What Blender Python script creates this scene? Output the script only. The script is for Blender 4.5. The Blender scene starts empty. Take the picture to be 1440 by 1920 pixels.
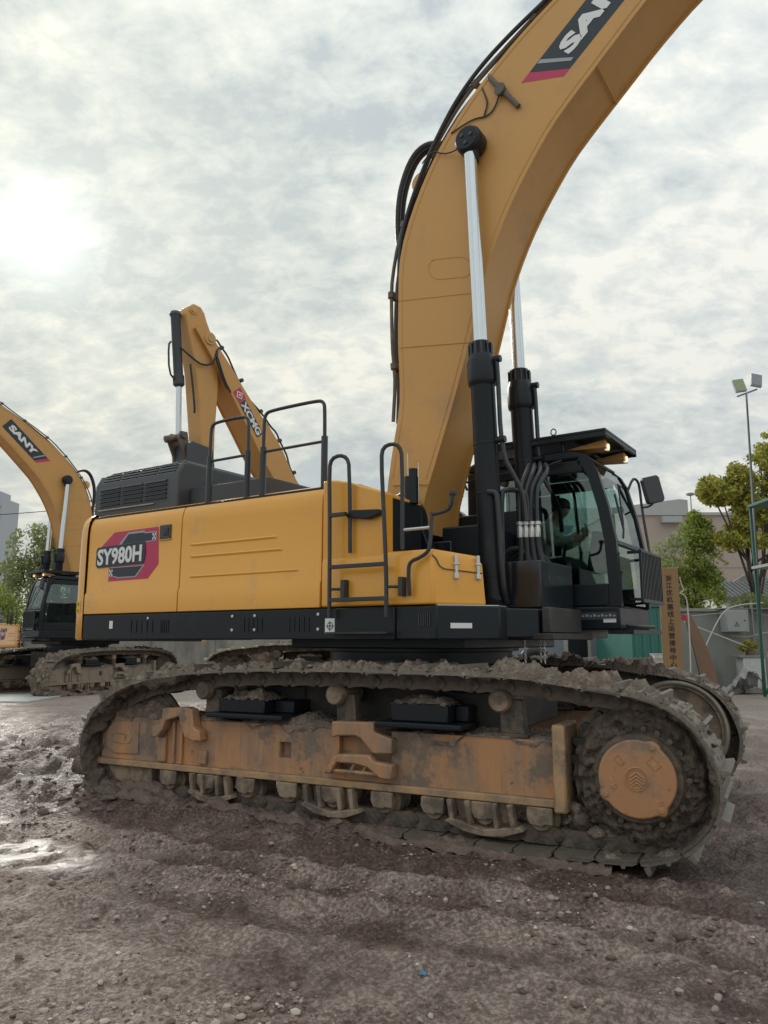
import bpy, math, random
import numpy as np
from mathutils import Vector, Matrix, Euler

S = bpy.context.scene
COL = S.collection
R = math.radians
random.seed(7)

# ------------------------------------------------------------------ camera
cd = bpy.data.cameras.new('camera')
cam = bpy.data.objects.new('camera', cd)
COL.objects.link(cam)
cam.location = (0, 0, 1.6)
cam.rotation_euler = (R(90 + 9.443), 0, 0)
cd.sensor_fit = 'HORIZONTAL'
cd.sensor_width = 36
cd.lens = 36.08
cd.clip_end = 3000
S.camera = cam

# ------------------------------------------------------------------ sky, sun, exposure
SUN_EL, SUN_AZ = R(26.7), R(-25.7)          # azimuth measured from +Y, negative is to the left
sun_dir = Vector((math.sin(SUN_AZ) * math.cos(SUN_EL), math.cos(SUN_AZ) * math.cos(SUN_EL), math.sin(SUN_EL)))
w = bpy.data.worlds.new('World')
S.world = w
w.use_nodes = True
nt = w.node_tree
nt.nodes.clear()


def wn(t, **k):
    n = nt.nodes.new(t)
    for a, b in k.items():
        setattr(n, a, b)
    return n


def wl(a, b):
    nt.links.new(a, b)


def wmath(op, a, b=None, c=None):
    n = wn('ShaderNodeMath', operation=op)
    for i, v in enumerate((a, b, c)):
        if v is None:
            continue
        if isinstance(v, (int, float)):
            n.inputs[i].default_value = v
        else:
            wl(v, n.inputs[i])
    return n.outputs[0]


wout = wn('ShaderNodeOutputWorld')
tc = wn('ShaderNodeTexCoord')
sep = wn('ShaderNodeSeparateXYZ')
wl(tc.outputs['Generated'], sep.inputs[0])
zc = wmath('MAXIMUM', sep.outputs[2], 0.0)
den = wmath('ADD', zc, 0.42)
comb = wn('ShaderNodeCombineXYZ')
wl(wmath('DIVIDE', sep.outputs[0], den), comb.inputs[0])
wl(wmath('DIVIDE', sep.outputs[1], den), comb.inputs[1])


def wnoise(scale, detail, rough, dist, off):
    mp = wn('ShaderNodeMapping')
    mp.inputs['Location'].default_value = off
    mp.inputs['Scale'].default_value = (1.0, 1.35, 1.0)
    mp.inputs['Rotation'].default_value = (0, 0, R(12))
    wl(comb.outputs[0], mp.inputs[0])
    n = wn('ShaderNodeTexNoise')
    n.inputs['Scale'].default_value = scale
    n.inputs['Detail'].default_value = detail
    n.inputs['Roughness'].default_value = rough
    n.inputs['Distortion'].default_value = dist
    wl(mp.outputs[0], n.inputs['Vector'])
    return n.outputs['Fac']


big = wnoise(1.7, 3, 0.5, 0.2, (3.1, 1.7, 0))
mid = wnoise(13.5, 6, 0.62, 0.2, (0.4, 5.2, 0))
den_mix = wmath('ADD', wmath('MULTIPLY', big, 0.52), wmath('MULTIPLY', mid, 0.48))
ramp = wn('ShaderNodeValToRGB')
cr = ramp.color_ramp
cr.elements[0].position = 0.39
cr.elements[0].color = (0.465, 0.525, 0.55, 1)
cr.elements[1].position = 0.60
cr.elements[1].color = (0.84, 0.845, 0.79, 1)
e = cr.elements.new(0.46)
e.color = (0.585, 0.635, 0.64, 1)
e = cr.elements.new(0.54)
e.color = (0.705, 0.74, 0.72, 1)
wl(den_mix, ramp.inputs[0])
# overcast luminance distribution, brighter towards the zenith, and the veiled sun's aureole
lum = wmath('MULTIPLY_ADD', zc, 0.55, 0.72)
dotn = wn('ShaderNodeVectorMath', operation='DOT_PRODUCT')
wl(tc.outputs['Generated'], dotn.inputs[0])
dotn.inputs[1].default_value = sun_dir
dpos = wmath('MAXIMUM', dotn.outputs['Value'], 0.0)
glow = wmath('ADD', wmath('MULTIPLY', wmath('POWER', dpos, 700), 0.65),
             wmath('ADD', wmath('MULTIPLY', wmath('POWER', dpos, 130), 0.09), wmath('MULTIPLY', wmath('POWER', dpos, 10), 0.10)))
tot = wmath('ADD', lum, glow)
mul = wn('ShaderNodeMix', data_type='RGBA', blend_type='MULTIPLY')
mul.inputs['Factor'].default_value = 1
wl(ramp.outputs[0], mul.inputs[6])
warm = wn('ShaderNodeMix', data_type='RGBA', blend_type='MIX')
warm.inputs[6].default_value = (1, 1, 1, 1)
warm.inputs[7].default_value = (1.0, 0.975, 0.90, 1)
wl(wmath('POWER', dpos, 6), warm.inputs['Factor'])
wl(warm.outputs[2], mul.inputs[7])
mul2 = wn('ShaderNodeVectorMath', operation='SCALE')
wl(mul.outputs[2], mul2.inputs[0])
wl(tot, mul2.inputs['Scale'])
bg_c = wn('ShaderNodeBackground')
bg_c.inputs['Strength'].default_value = 1.0
wl(mul2.outputs[0], bg_c.inputs['Color'])
sky = wn('ShaderNodeTexSky', sky_type='NISHITA')
sky.sun_disc = False
sky.sun_elevation = SUN_EL
sky.sun_rotation = SUN_AZ
bg_s = wn('ShaderNodeBackground')
bg_s.inputs['Strength'].default_value = 0.10
wl(sky.outputs[0], bg_s.inputs['Color'])
mixs = wn('ShaderNodeMixShader')
cover = wn('ShaderNodeMapRange')
cover.inputs['From Min'].default_value = 0.33
cover.inputs['From Max'].default_value = 0.44
cover.inputs['To Min'].default_value = 0.80
cover.inputs['To Max'].default_value = 1.0
wl(den_mix, cover.inputs[0])
wl(cover.outputs[0], mixs.inputs[0])
wl(bg_s.outputs[0], mixs.inputs[1])
wl(bg_c.outputs[0], mixs.inputs[2])
wl(mixs.outputs[0], wout.inputs[0])

sl = bpy.data.lights.new('sun', 'SUN')
sl.energy = 1.3
sl.angle = R(12)
sl.color = (1.0, 0.95, 0.86)
so = bpy.data.objects.new('sun', sl)
COL.objects.link(so)
so.rotation_euler = (-sun_dir).to_track_quat('-Z', 'Y').to_euler()
so.location = sun_dir * 60

S.render.engine = 'CYCLES'
S.cycles.use_denoising = True
S.cycles.max_bounces = 8
S.cycles.transparent_max_bounces = 24
S.view_settings.view_transform = 'Standard'
S.view_settings.look = 'None'
S.view_settings.gamma = 1
S.view_settings.exposure = 0.20
S.view_settings.use_curve_mapping = False

# ------------------------------------------------------------------ materials
MATS = {}


def surf(name, col, rough=0.5, metal=0.0, var=0.12, vscale=3.0, dirt=None, dirt_amt=0.0, dscale=2.0, stretch=(1, 1, 1),
         bump=0.0, bscale=40.0, bdist=0.01, spec=0.5, coat=0.0, emit=None, estr=0.0, rvar=0.1):
    """principled surface: base colour broken up by noise, dirt laid over it by a second noise, fine relief"""
    m = bpy.data.materials.new(name)
    m.use_nodes = True
    t = m.node_tree
    b = t.nodes['Principled BSDF']
    L = t.links.new
    tcn = t.nodes.new('ShaderNodeTexCoord')
    mp = t.nodes.new('ShaderNodeMapping')
    mp.inputs['Scale'].default_value = stretch
    L(tcn.outputs['Object'], mp.inputs[0])
    n1 = t.nodes.new('ShaderNodeTexNoise')
    n1.inputs['Scale'].default_value = vscale
    n1.inputs['Detail'].default_value = 6
    n1.inputs['Roughness'].default_value = 0.6
    L(mp.outputs[0], n1.inputs['Vector'])
    mx = t.nodes.new('ShaderNodeMix')
    mx.data_type = 'RGBA'
    c = Vector(col)
    mx.inputs[6].default_value = (*(c * (1 - var)), 1)
    mx.inputs[7].default_value = (*(c * (1 + var)), 1)
    L(n1.outputs['Fac'], mx.inputs['Factor'])
    colout = mx.outputs[2]
    if dirt is not None:
        n2 = t.nodes.new('ShaderNodeTexNoise')
        n2.inputs['Scale'].default_value = dscale
        n2.inputs['Detail'].default_value = 9
        n2.inputs['Roughness'].default_value = 0.68
        L(mp.outputs[0], n2.inputs['Vector'])
        rg = t.nodes.new('ShaderNodeMapRange')
        rg.inputs['From Min'].default_value = 0.66 - 0.4 * dirt_amt
        rg.inputs['From Max'].default_value = 0.82 - 0.4 * dirt_amt
        rg.inputs['To Max'].default_value = min(1.0, 0.55 + 0.5 * dirt_amt)
        L(n2.outputs['Fac'], rg.inputs[0])
        m2 = t.nodes.new('ShaderNodeMix')
        m2.data_type = 'RGBA'
        L(rg.outputs[0], m2.inputs['Factor'])
        L(colout, m2.inputs[6])
        m2.inputs[7].default_value = (*dirt, 1)
        colout = m2.outputs[2]
    L(colout, b.inputs['Base Color'])
    rr = t.nodes.new('ShaderNodeMapRange')
    rr.inputs['To Min'].default_value = max(0.02, rough - rvar)
    rr.inputs['To Max'].default_value = min(1, rough + rvar)
    L(n1.outputs['Fac'], rr.inputs[0])
    L(rr.outputs[0], b.inputs['Roughness'])
    b.inputs['Metallic'].default_value = metal
    b.inputs['Specular IOR Level'].default_value = spec
    b.inputs['Coat Weight'].default_value = coat
    b.inputs['Coat Roughness'].default_value = 0.12
    if emit:
        b.inputs['Emission Color'].default_value = (*emit, 1)
        b.inputs['Emission Strength'].default_value = estr
    if bump > 0:
        n3 = t.nodes.new('ShaderNodeTexNoise')
        n3.inputs['Scale'].default_value = bscale
        n3.inputs['Detail'].default_value = 6
        L(mp.outputs[0], n3.inputs['Vector'])
        bp = t.nodes.new('ShaderNodeBump')
        bp.inputs['Strength'].default_value = bump
        bp.inputs['Distance'].default_value = bdist
        L(n3.outputs['Fac'], bp.inputs['Height'])
        L(bp.outputs[0], b.inputs['Normal'])
    MATS[name] = m
    return m


def glass(name, tint, refl=0.12, rough=0.02):
    m = bpy.data.materials.new(name)
    m.use_nodes = True
    t = m.node_tree
    t.nodes.clear()
    o = t.nodes.new('ShaderNodeOutputMaterial')
    tr = t.nodes.new('ShaderNodeBsdfTransparent')
    tr.inputs[0].default_value = (*tint, 1)
    gl = t.nodes.new('ShaderNodeBsdfGlossy')
    gl.inputs['Color'].default_value = (0.9, 0.95, 0.93, 1)
    gl.inputs['Roughness'].default_value = rough
    fr = t.nodes.new('ShaderNodeFresnel')
    fr.inputs[0].default_value = 1.5
    ad = t.nodes.new('ShaderNodeMath')
    ad.operation = 'MULTIPLY_ADD'
    ad.inputs[1].default_value = 0.9
    ad.inputs[2].default_value = refl - 0.04
    t.links.new(fr.outputs[0], ad.inputs[0])
    mx = t.nodes.new('ShaderNodeMixShader')
    t.links.new(ad.outputs[0], mx.inputs[0])
    t.links.new(tr.outputs[0], mx.inputs[1])
    t.links.new(gl.outputs[0], mx.inputs[2])
    t.links.new(mx.outputs[0], o.inputs[0])
    MATS[name] = m
    return m


def soil(name, layers):
    """lay further stains over a surface: (colour, noise scale, stretch, threshold, softness, strength)"""
    t = MATS[name].node_tree
    b = t.nodes['Principled BSDF']
    src = b.inputs['Base Color'].links[0].from_socket
    tcn = t.nodes.new('ShaderNodeTexCoord')
    for k, (col, sc, st, th, so_, am) in enumerate(layers):
        mp = t.nodes.new('ShaderNodeMapping')
        mp.inputs['Scale'].default_value = st
        mp.inputs['Location'].default_value = (3.7 * k, 1.3 * k, 2.1 * k)
        t.links.new(tcn.outputs['Object'], mp.inputs[0])
        n = t.nodes.new('ShaderNodeTexNoise')
        n.inputs['Scale'].default_value = sc
        n.inputs['Detail'].default_value = 10
        n.inputs['Roughness'].default_value = .7
        t.links.new(mp.outputs[0], n.inputs['Vector'])
        r_ = t.nodes.new('ShaderNodeMapRange')
        r_.inputs['From Min'].default_value = th
        r_.inputs['From Max'].default_value = th + so_
        r_.inputs['To Max'].default_value = am
        t.links.new(n.outputs['Fac'], r_.inputs[0])
        m = t.nodes.new('ShaderNodeMix')
        m.data_type = 'RGBA'
        t.links.new(r_.outputs[0], m.inputs[0])
        t.links.new(src, m.inputs[6])
        m.inputs[7].default_value = (*col, 1)
        src = m.outputs[2]
    t.links.new(src, b.inputs['Base Color'])


MUDC = (0.115, 0.092, 0.08)
surf('yellow', (0.80, 0.37, 0.036), 0.36, var=0.07, vscale=1.3, dirt=(0.46, 0.27, 0.11), dirt_amt=0.22, dscale=2.2, coat=0.45, bump=0.10, bscale=2.6, bdist=0.012, rvar=0.06)
surf('boom_yellow', (0.60, 0.315, 0.09), 0.45, var=0.08, vscale=0.9, dirt=(0.42, 0.25, 0.12), dirt_amt=0.30, dscale=1.4, coat=0.08, bump=0.03, bscale=7, bdist=0.008)
soil('boom_yellow', [((0.36, 0.235, 0.13), 1.1, (1, 1, .35), .56, .25, .35), ((0.22, 0.15, 0.09), 14, (1, 1, .4), .70, .06, .5)])
soil('yellow', [((0.50, 0.33, 0.16), 1.6, (1, 1, .3), .58, .25, .30), ((0.30, 0.19, 0.09), 24, (1, 1, 1), .72, .05, .5)])
surf('pale_yellow', (0.62, 0.36, 0.13), 0.5, var=0.08, dirt=(0.33, 0.24, 0.15), dirt_amt=0.25, dscale=1.6)
surf('black', (0.012, 0.016, 0.021), 0.36, var=0.2, dirt=(0.05, 0.048, 0.045), dirt_amt=0.10, dscale=3.0, bump=0.04, bscale=30, spec=0.32)
soil('black', [((0.075, 0.072, 0.066), 3.0, (1, 1, .5), .60, .2, .4), ((0.11, 0.10, 0.09), 14, (1, 1, 1), .70, .08, .5)])
surf('black_gloss', (0.014, 0.018, 0.024), 0.22, var=0.15, coat=0.3)
surf('charcoal', (0.055, 0.060, 0.068), 0.5, var=0.12, dirt=(0.12, 0.115, 0.11), dirt_amt=0.18, dscale=2.0, bump=0.05, bscale=60)
surf('dark_steel', (0.045, 0.043, 0.042), 0.55, metal=0.3, var=0.2, dirt=(0.10, 0.085, 0.07), dirt_amt=0.35, dscale=4, bump=0.2, bscale=30)
surf('tube_black', (0.030, 0.034, 0.038), 0.35, var=0.2, dirt=(0.16, 0.14, 0.12), dirt_amt=0.18, dscale=8)
surf('rubber', (0.022, 0.024, 0.027), 0.5, var=0.2, dirt=(0.08, 0.075, 0.07), dirt_amt=0.15, dscale=5)
surf('pipe_brown', (0.11, 0.09, 0.07), 0.5, var=0.2, dirt=(0.25, 0.18, 0.11), dirt_amt=0.35, dscale=6)
surf('chrome', (0.66, 0.70, 0.74), 0.20, metal=1.0, var=0.04, vscale=6, rvar=0.04)
surf('silver', (0.62, 0.62, 0.60), 0.35, metal=0.7, var=0.1)
surf('steel_shoe', (0.22, 0.20, 0.165), 0.5, metal=0.45, var=0.25, vscale=8, dirt=(0.19, 0.158, 0.13), dirt_amt=0.62, dscale=6, bump=0.5, bscale=26, bdist=0.012)
surf('link_steel', (0.060, 0.054, 0.047), 0.62, metal=0.2, var=0.3, vscale=9, dirt=(0.165, 0.124, 0.096), dirt_amt=0.72, dscale=7, bump=0.7, bscale=22, bdist=0.02)
surf('frame_paint', (0.53, 0.265, 0.12), 0.6, var=0.20, vscale=2.0, dirt=(0.30, 0.21, 0.15), dirt_amt=0.62, dscale=1.6, stretch=(2.2, 2.2, 0.55), bump=0.12, bscale=14)
soil('frame_paint', [((0.62, 0.38, 0.22), 2.2, (7, 7, .35), .56, .16, .6), ((0.25, 0.10, 0.04), 1.6, (6, 6, .3), .60, .14, .55), ((0.17, 0.14, 0.115), 2.6, (1, 1, 1), .53, .08, .85), ((0.12, 0.098, 0.08), 9, (1, 1, .8), .62, .05, .8)])
surf('frame_edge', (0.54, 0.33, 0.17), 0.6, var=0.2, vscale=3, dirt=(0.26, 0.19, 0.13), dirt_amt=0.6, dscale=3, bump=0.15, bscale=20)
surf('drive_paint', (0.50, 0.25, 0.12), 0.58, var=0.22, vscale=4, dirt=(0.27, 0.19, 0.13), dirt_amt=0.52, dscale=4, bump=0.2, bscale=16)
soil('drive_paint', [((0.20, 0.155, 0.12), 4.0, (1, 1, 1), .55, .10, .8), ((0.60, 0.36, 0.22), 9, (1, 1, .6), .60, .1, .5), ((0.13, 0.10, 0.085), 18, (1, 1, 1), .62, .05, .7)])
soil('frame_edge', [((0.19, 0.155, 0.125), 3.5, (1, 1, 1), .54, .10, .8)])
surf('roller', (0.33, 0.245, 0.17), 0.7, var=0.3, vscale=6, dirt=(0.15, 0.115, 0.09), dirt_amt=0.6, dscale=5, bump=0.4, bscale=24)
soil('roller', [((0.12, 0.098, 0.08), 5, (1, 1, 1), .50, .12, .85)])
surf('caked_mud', (0.170, 0.130, 0.104), 0.9, var=0.5, vscale=9, dirt=(0.35, 0.29, 0.23), dirt_amt=0.50, dscale=11, bump=1.0, bscale=42, bdist=0.035)
surf('dark_mud', (0.120, 0.091, 0.074), 0.88, var=0.4, vscale=10, dirt=(0.17, 0.132, 0.106), dirt_amt=0.5, dscale=8, bump=1.0, bscale=30, bdist=0.03)
surf('rim_steel', (0.30, 0.28, 0.22), 0.5, metal=0.3, var=0.2, dirt=(0.2, 0.17, 0.13), dirt_amt=0.5, dscale=4)
surf('fresh_mud', (0.165, 0.115, 0.093), 0.7, var=0.45, vscale=7, dirt=(0.26, 0.19, 0.155), dirt_amt=0.4, dscale=9, bump=1.0, bscale=38, bdist=0.03)
surf('white_paint', (0.74, 0.75, 0.74), 0.5, var=0.05)
surf('decal_white', (0.78, 0.79, 0.78), 0.45, var=0.03)
surf('decal_grey', (0.36, 0.38, 0.40), 0.45, var=0.05)
surf('decal_red', (0.52, 0.038, 0.115), 0.42, var=0.08)
surf('decal_dark', (0.022, 0.032, 0.045), 0.4, var=0.15)
surf('decal_yellow', (0.85, 0.55, 0.03), 0.45)
surf('lamp_lit', (0.9, 0.85, 0.7), 0.3, emit=(1.0, 0.86, 0.55), estr=0.7)
surf('skin', (0.55, 0.34, 0.24), 0.55, var=0.06)
surf('hair', (0.012, 0.010, 0.009), 0.6, var=0.2, bump=0.6, bscale=90)
surf('shirt', (0.60, 0.57, 0.47), 0.85, var=0.12, vscale=20, bump=0.3, bscale=60)
surf('trousers', (0.06, 0.075, 0.085), 0.85, var=0.15, vscale=20)
surf('seat_cloth', (0.03, 0.032, 0.034), 0.85)
glass('cab_glass', (0.54, 0.66, 0.64), 0.10)
glass('clear_glass', (0.80, 0.90, 0.87), 0.10)
surf('mirror_glass', (0.75, 0.78, 0.78), 0.05, metal=1.0, var=0.01, rvar=0.01)

# ------------------------------------------------------------------ mesh helpers


class MB:
    def __init__(self):
        self.v = []
        self.f = []

    def add(self, vs, fs):
        o = len(self.v)
        self.v += [tuple(p) for p in vs]
        self.f += [tuple(i + o for i in q) for q in fs]
        return self

    def box(self, lo, hi, M=None):
        x0, y0, z0 = lo
        x1, y1, z1 = hi
        vs = [(x0, y0, z0), (x1, y0, z0), (x1, y1, z0), (x0, y1, z0), (x0, y0, z1), (x1, y0, z1), (x1, y1, z1), (x0, y1, z1)]
        if M is not None:
            vs = [M @ Vector(p) for p in vs]
        return self.add(vs, [(0, 3, 2, 1), (4, 5, 6, 7), (0, 1, 5, 4), (1, 2, 6, 5), (2, 3, 7, 6), (3, 0, 4, 7)])

    def prism(self, poly, a, b, axis='y', M=None):
        """extrude a 2-D outline: axis y -> (x,z), axis x -> (y,z), axis z -> (x,y)"""
        def mk(p, t):
            if axis == 'y':
                q = (p[0], t, p[1])
            elif axis == 'x':
                q = (t, p[0], p[1])
            else:
                q = (p[0], p[1], t)
            return M @ Vector(q) if M is not None else q
        n = len(poly)
        vs = [mk(p, a) for p in poly] + [mk(p, b) for p in poly]
        ar = sum(poly[i][0] * poly[(i + 1) % n][1] - poly[(i + 1) % n][0] * poly[i][1] for i in range(n))
        flip = (ar > 0) != (axis == 'y')
        fs = [tuple(range(n)), tuple(range(2 * n - 1, n - 1, -1))]
        fs += [(i, i + n, (i + 1) % n + n, (i + 1) % n) for i in range(n)]
        if flip != (b < a):
            fs = [tuple(reversed(q)) for q in fs]
        return self.add(vs, fs)

    def cyl(self, p, q, r0, r1=None, n=20, caps=True):
        p, q = Vector(p), Vector(q)
        r1 = r0 if r1 is None else r1
        d = (q - p).normalized()
        u = d.orthogonal().normalized()
        s = d.cross(u)
        vs = []
        for c, r in ((p, r0), (q, r1)):
            vs += [c + (u * math.cos(2 * math.pi * i / n) + s * math.sin(2 * math.pi * i / n)) * r for i in range(n)]
        fs = [(i, (i + 1) % n, (i + 1) % n + n, i + n) for i in range(n)]
        if caps:
            fs += [tuple(range(n - 1, -1, -1)), tuple(range(n, 2 * n))]
        return self.add(vs, fs)

    def lathe(self, p, d, prof, n=28):
        """profile of (distance along d, radius)"""
        p, d = Vector(p), Vector(d).normalized()
        u = d.orthogonal().normalized()
        s = d.cross(u)
        vs, fs = [], []
        for t, r in prof:
            vs += [p + d * t + (u * math.cos(2 * math.pi * i / n) + s * math.sin(2 * math.pi * i / n)) * max(r, 1e-4) for i in range(n)]
        for k in range(len(prof) - 1):
            fs += [(k * n + i, k * n + (i + 1) % n, (k + 1) * n + (i + 1) % n, (k + 1) * n + i) for i in range(n)]
        k = (len(prof) - 1) * n
        fs += [tuple(range(n - 1, -1, -1)), tuple(range(k, k + n))]
        return self.add(vs, fs)

    def tube(self, pts, r, n=8, smooth=0, taper=None):
        pts = [Vector(p) for p in pts]
        for _ in range(smooth):
            new = [pts[0]]
            for a, b in zip(pts[:-1], pts[1:]):
                new += [a * 0.75 + b * 0.25, a * 0.25 + b * 0.75]
            new.append(pts[-1])
            pts = new
        vs, fs = [], []
        u = None
        m = len(pts)
        for k, p in enumerate(pts):
            d = (pts[min(k + 1, m - 1)] - pts[max(k - 1, 0)])
            if d.length < 1e-9:
                d = Vector((0, 0, 1))
            d.normalize()
            if u is None:
                u = d.orthogonal().normalized()
            u = (u - d * u.dot(d))
            if u.length < 1e-6:
                u = d.orthogonal()
            u.normalize()
            s = d.cross(u)
            rr = r if taper is None else r * taper(k / max(1, m - 1))
            vs += [p + (u * math.cos(2 * math.pi * i / n) + s * math.sin(2 * math.pi * i / n)) * rr for i in range(n)]
        for k in range(m - 1):
            fs += [(k * n + i, k * n + (i + 1) % n, (k + 1) * n + (i + 1) % n, (k + 1) * n + i) for i in range(n)]
        fs += [tuple(range(n - 1, -1, -1)), tuple(range((m - 1) * n, m * n))]
        return self.add(vs, fs)

    def grid(self, P, closed=False):
        """P: rows of points"""
        r, c = len(P), len(P[0])
        fs = [(i * c + j, i * c + j + 1, (i + 1) * c + j + 1, (i + 1) * c + j) for i in range(r - 1) for j in range(c - 1)]
        return self.add([p for row in P for p in row], fs)

    def mesh(self, name, smooth=0):
        me = bpy.data.meshes.new(name)
        me.from_pydata([tuple(p) for p in self.v], [], self.f)
        me.update()
        if smooth:
            me.polygons.foreach_set('use_smooth', [True] * len(me.polygons))
            me.set_sharp_from_angle(angle=R(smooth))
        return me

    def build(self, name, mat, parent=None, M=None, bevel=0.0, smooth=35, seg=2):
        return link(name, self.mesh(name, smooth), mat, parent, M, bevel, seg)


def link(name, me, mat, parent=None, M=None, bevel=0.0, seg=2):
    o = bpy.data.objects.new(name, me)
    COL.objects.link(o)
    if mat is not None and not me.materials:
        me.materials.append(MATS[mat] if isinstance(mat, str) else mat)
    if parent is not None:
        o.parent = parent
    if M is not None:
        o.matrix_basis = M
    if bevel:
        b = o.modifiers.new('bevel', 'BEVEL')
        b.width = bevel
        b.segments = seg
        b.limit_method = 'ANGLE'
        b.angle_limit = R(38)
    return o


def empty(name, loc=(0, 0, 0), rz=0.0, sc=1.0):
    o = bpy.data.objects.new(name, None)
    COL.objects.link(o)
    o.location = loc
    o.rotation_euler = (0, 0, rz)
    o.scale = (sc, sc, sc)
    o.empty_display_size = 0.2
    return o


def tag(o, label=None, cat=None, group=None, kind=None):
    if label:
        o['label'] = label
    if cat:
        o['category'] = cat
    if group:
        o['group'] = group
    if kind:
        o['kind'] = kind
    return o


TEXT = {}


def text_mesh(body, size=1.0, offset=0.0, extrude=0.0, shear=0.0, spacing=1.0):
    key = (body, round(offset, 4), shear)
    if key in TEXT:
        return TEXT[key].copy()
    c = bpy.data.curves.new('lettering', 'FONT')
    c.body = body
    c.size = size
    c.offset = offset
    c.extrude = extrude
    c.shear = shear
    c.space_character = spacing
    c.resolution_u = 3
    o = bpy.data.objects.new('lettering', c)
    COL.objects.link(o)
    me = bpy.data.meshes.new_from_object(o.evaluated_get(bpy.context.evaluated_depsgraph_get()))
    bpy.data.objects.remove(o)
    bpy.data.curves.remove(c)
    TEXT[key] = me
    return me.copy()


def letters(name, body, mat, parent, org, ux, uy, w, h, off=0.0, M=None, depth=0.003, shear=0.0):
    """lettering fitted into a w x h box: org is its lower left corner, ux the reading direction, uy the letters' up"""
    me = text_mesh(body, 1.0, off, 0.5, shear)
    co = np.array([v.co for v in me.vertices])
    lo, hi = co.min(0), co.max(0)
    ux, uy = Vector(ux).normalized(), Vector(uy).normalized()
    nz = ux.cross(uy)
    org = Vector(org)
    for v, c in zip(me.vertices, co):
        a = (c - lo) / (hi - lo)
        v.co = org + ux * (a[0] * w) + uy * (a[1] * h) + nz * (a[2] * depth)
    me.update()
    return link(name, me, mat, parent, M)


def vnoise(x, y, seed=0):
    """value noise on arrays, range about -1..1"""
    xi, yi = np.floor(x).astype(np.int64), np.floor(y).astype(np.int64)
    fx, fy = x - xi, y - yi
    fx, fy = fx * fx * (3 - 2 * fx), fy * fy * (3 - 2 * fy)

    def h(a, b):
        n = (a * 374761393 + b * 668265263 + seed * 982451653) & 0x7fffffff
        n = ((n ^ (n >> 13)) * 1274126177) & 0x7fffffff
        return ((n ^ (n >> 16)) & 0xffff) / 32767.5 - 1.0
    return (h(xi, yi) * (1 - fx) + h(xi + 1, yi) * fx) * (1 - fy) + (h(xi, yi + 1) * (1 - fx) + h(xi + 1, yi + 1) * fx) * fy


def fbm(x, y, oct=4, seed=0, gain=0.5):
    s, a = 0.0, 1.0
    for k in range(oct):
        s = s + a * vnoise(x * 2 ** k + 17.3 * k, y * 2 ** k - 9.1 * k, seed + k)
        a *= gain
    return s


# lettering is made while the scene is still empty, and copied where it is used
for b_, o_ in [('SANY', .055), ('SY980H', .03), ('XCMG', .02)] + [(c_, .012) for c_ in '浙江优机惠线上运营接待中心']:
    text_mesh(b_, 1.0, o_, 0.5)

# ------------------------------------------------------------------ the big excavator
# U: upper structure axes (x forward, y to the machine's left, z up, origin under the swing bearing); T: undercarriage axes
C0 = (0.400, 8.494, 0.0)
ROT_T = R(-27.0)
SWING = R(-6.4)
MU = Matrix.Rotation(SWING, 4, 'Z')
ex = empty('excavator', C0, ROT_T)
tag(ex, 'huge yellow crawler excavator with mud-caked tracks filling the foreground', 'excavator', 'excavators in the yard')
UPPER = []


def up(mb, name, mat, bevel=0.0, smooth=35, seg=2):
    o = mb.build(name, mat, ex, MU, bevel, smooth, seg)
    UPPER.append(o)
    return o


# ---- tracks
TP = [(-2.5, .03), (-1.5, .02), (0, .02), (1.5, .02), (2.35, .02), (2.72, .08), (2.95, .26), (3.05, .45), (3.06, .65), (3.0, .86), (2.84, 1.07),
      (2.6, 1.19), (2.3, 1.235), (1.95, 1.275), (1.6, 1.325), (.63, 1.34), (-.44, 1.34), (-1.35, 1.315), (-2.0, 1.25), (-2.45, 1.16), (-2.79, .99),
      (-3.0, .76), (-3.08, .5), (-3.0, .25), (-2.84, .08)]


def closed_path(P, it=3, n=2400):
    P = [np.array(p) for p in P]
    for _ in range(it):
        Q = []
        for a, b in zip(P, P[1:] + P[:1]):
            Q += [a * .75 + b * .25, a * .25 + b * .75]
        P = Q
    P = np.array(P + [P[0]])
    d = np.r_[0, np.cumsum(np.hypot(*np.diff(P, axis=0).T))]
    t = np.linspace(0, d[-1], n, endpoint=False)
    return np.c_[np.interp(t, d, P[:, 0]), np.interp(t, d, P[:, 1])], d[-1]


PATH, PLEN = closed_path(TP)
NSH = 44
PITCH = PLEN / NSH


def path_at(s):
    k = (s / PLEN * len(PATH))
    i = int(k) % len(PATH)
    p = PATH[i]
    t = PATH[(i + 12) % len(PATH)] - PATH[(i - 12) % len(PATH)]
    t = t / np.hypot(*t)
    return p, t


def shoe_mesh():
    m = MB()
    L = PITCH / 2
    prof = [(-L + .010, -.004), (-L + .05, .012), (L - .05, .012), (L - .010, -.006), (L - .010, -.034), (L - .05, -.020), (-L + .05, -.020), (-L + .010, -.034)]
    m.prism(prof, -.325, .325, 'y')
    for x, h, t in ((-L + .045, .070, .024), (L - .11, .034, .020)):
        m.prism([(x - t, .0115), (x + t, .0115), (x + t * .55, h), (x - t * .55, h)], -.322, .322, 'y')
    return m.mesh('track_shoe', 30)


def link_mesh():
    m = MB()
    L = PITCH / 2
    prof = [(-L * 1.12, -.05), (-L * 1.12, -.13), (-L * .8, -.165), (-L * .3, -.15), (L * .3, -.15), (L * .8, -.165), (L * 1.12, -.13), (L * 1.12, -.05), (L * .7, -.027), (-L * .7, -.027)]
    for y in (-.075, .075):
        m.prism(prof, y - .025, y + .025, 'y')
    m.cyl((L * .98, -.112, -.10), (L * .98, .112, -.10), .042, n=10)
    return m.mesh('chain_link', 30)


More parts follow.
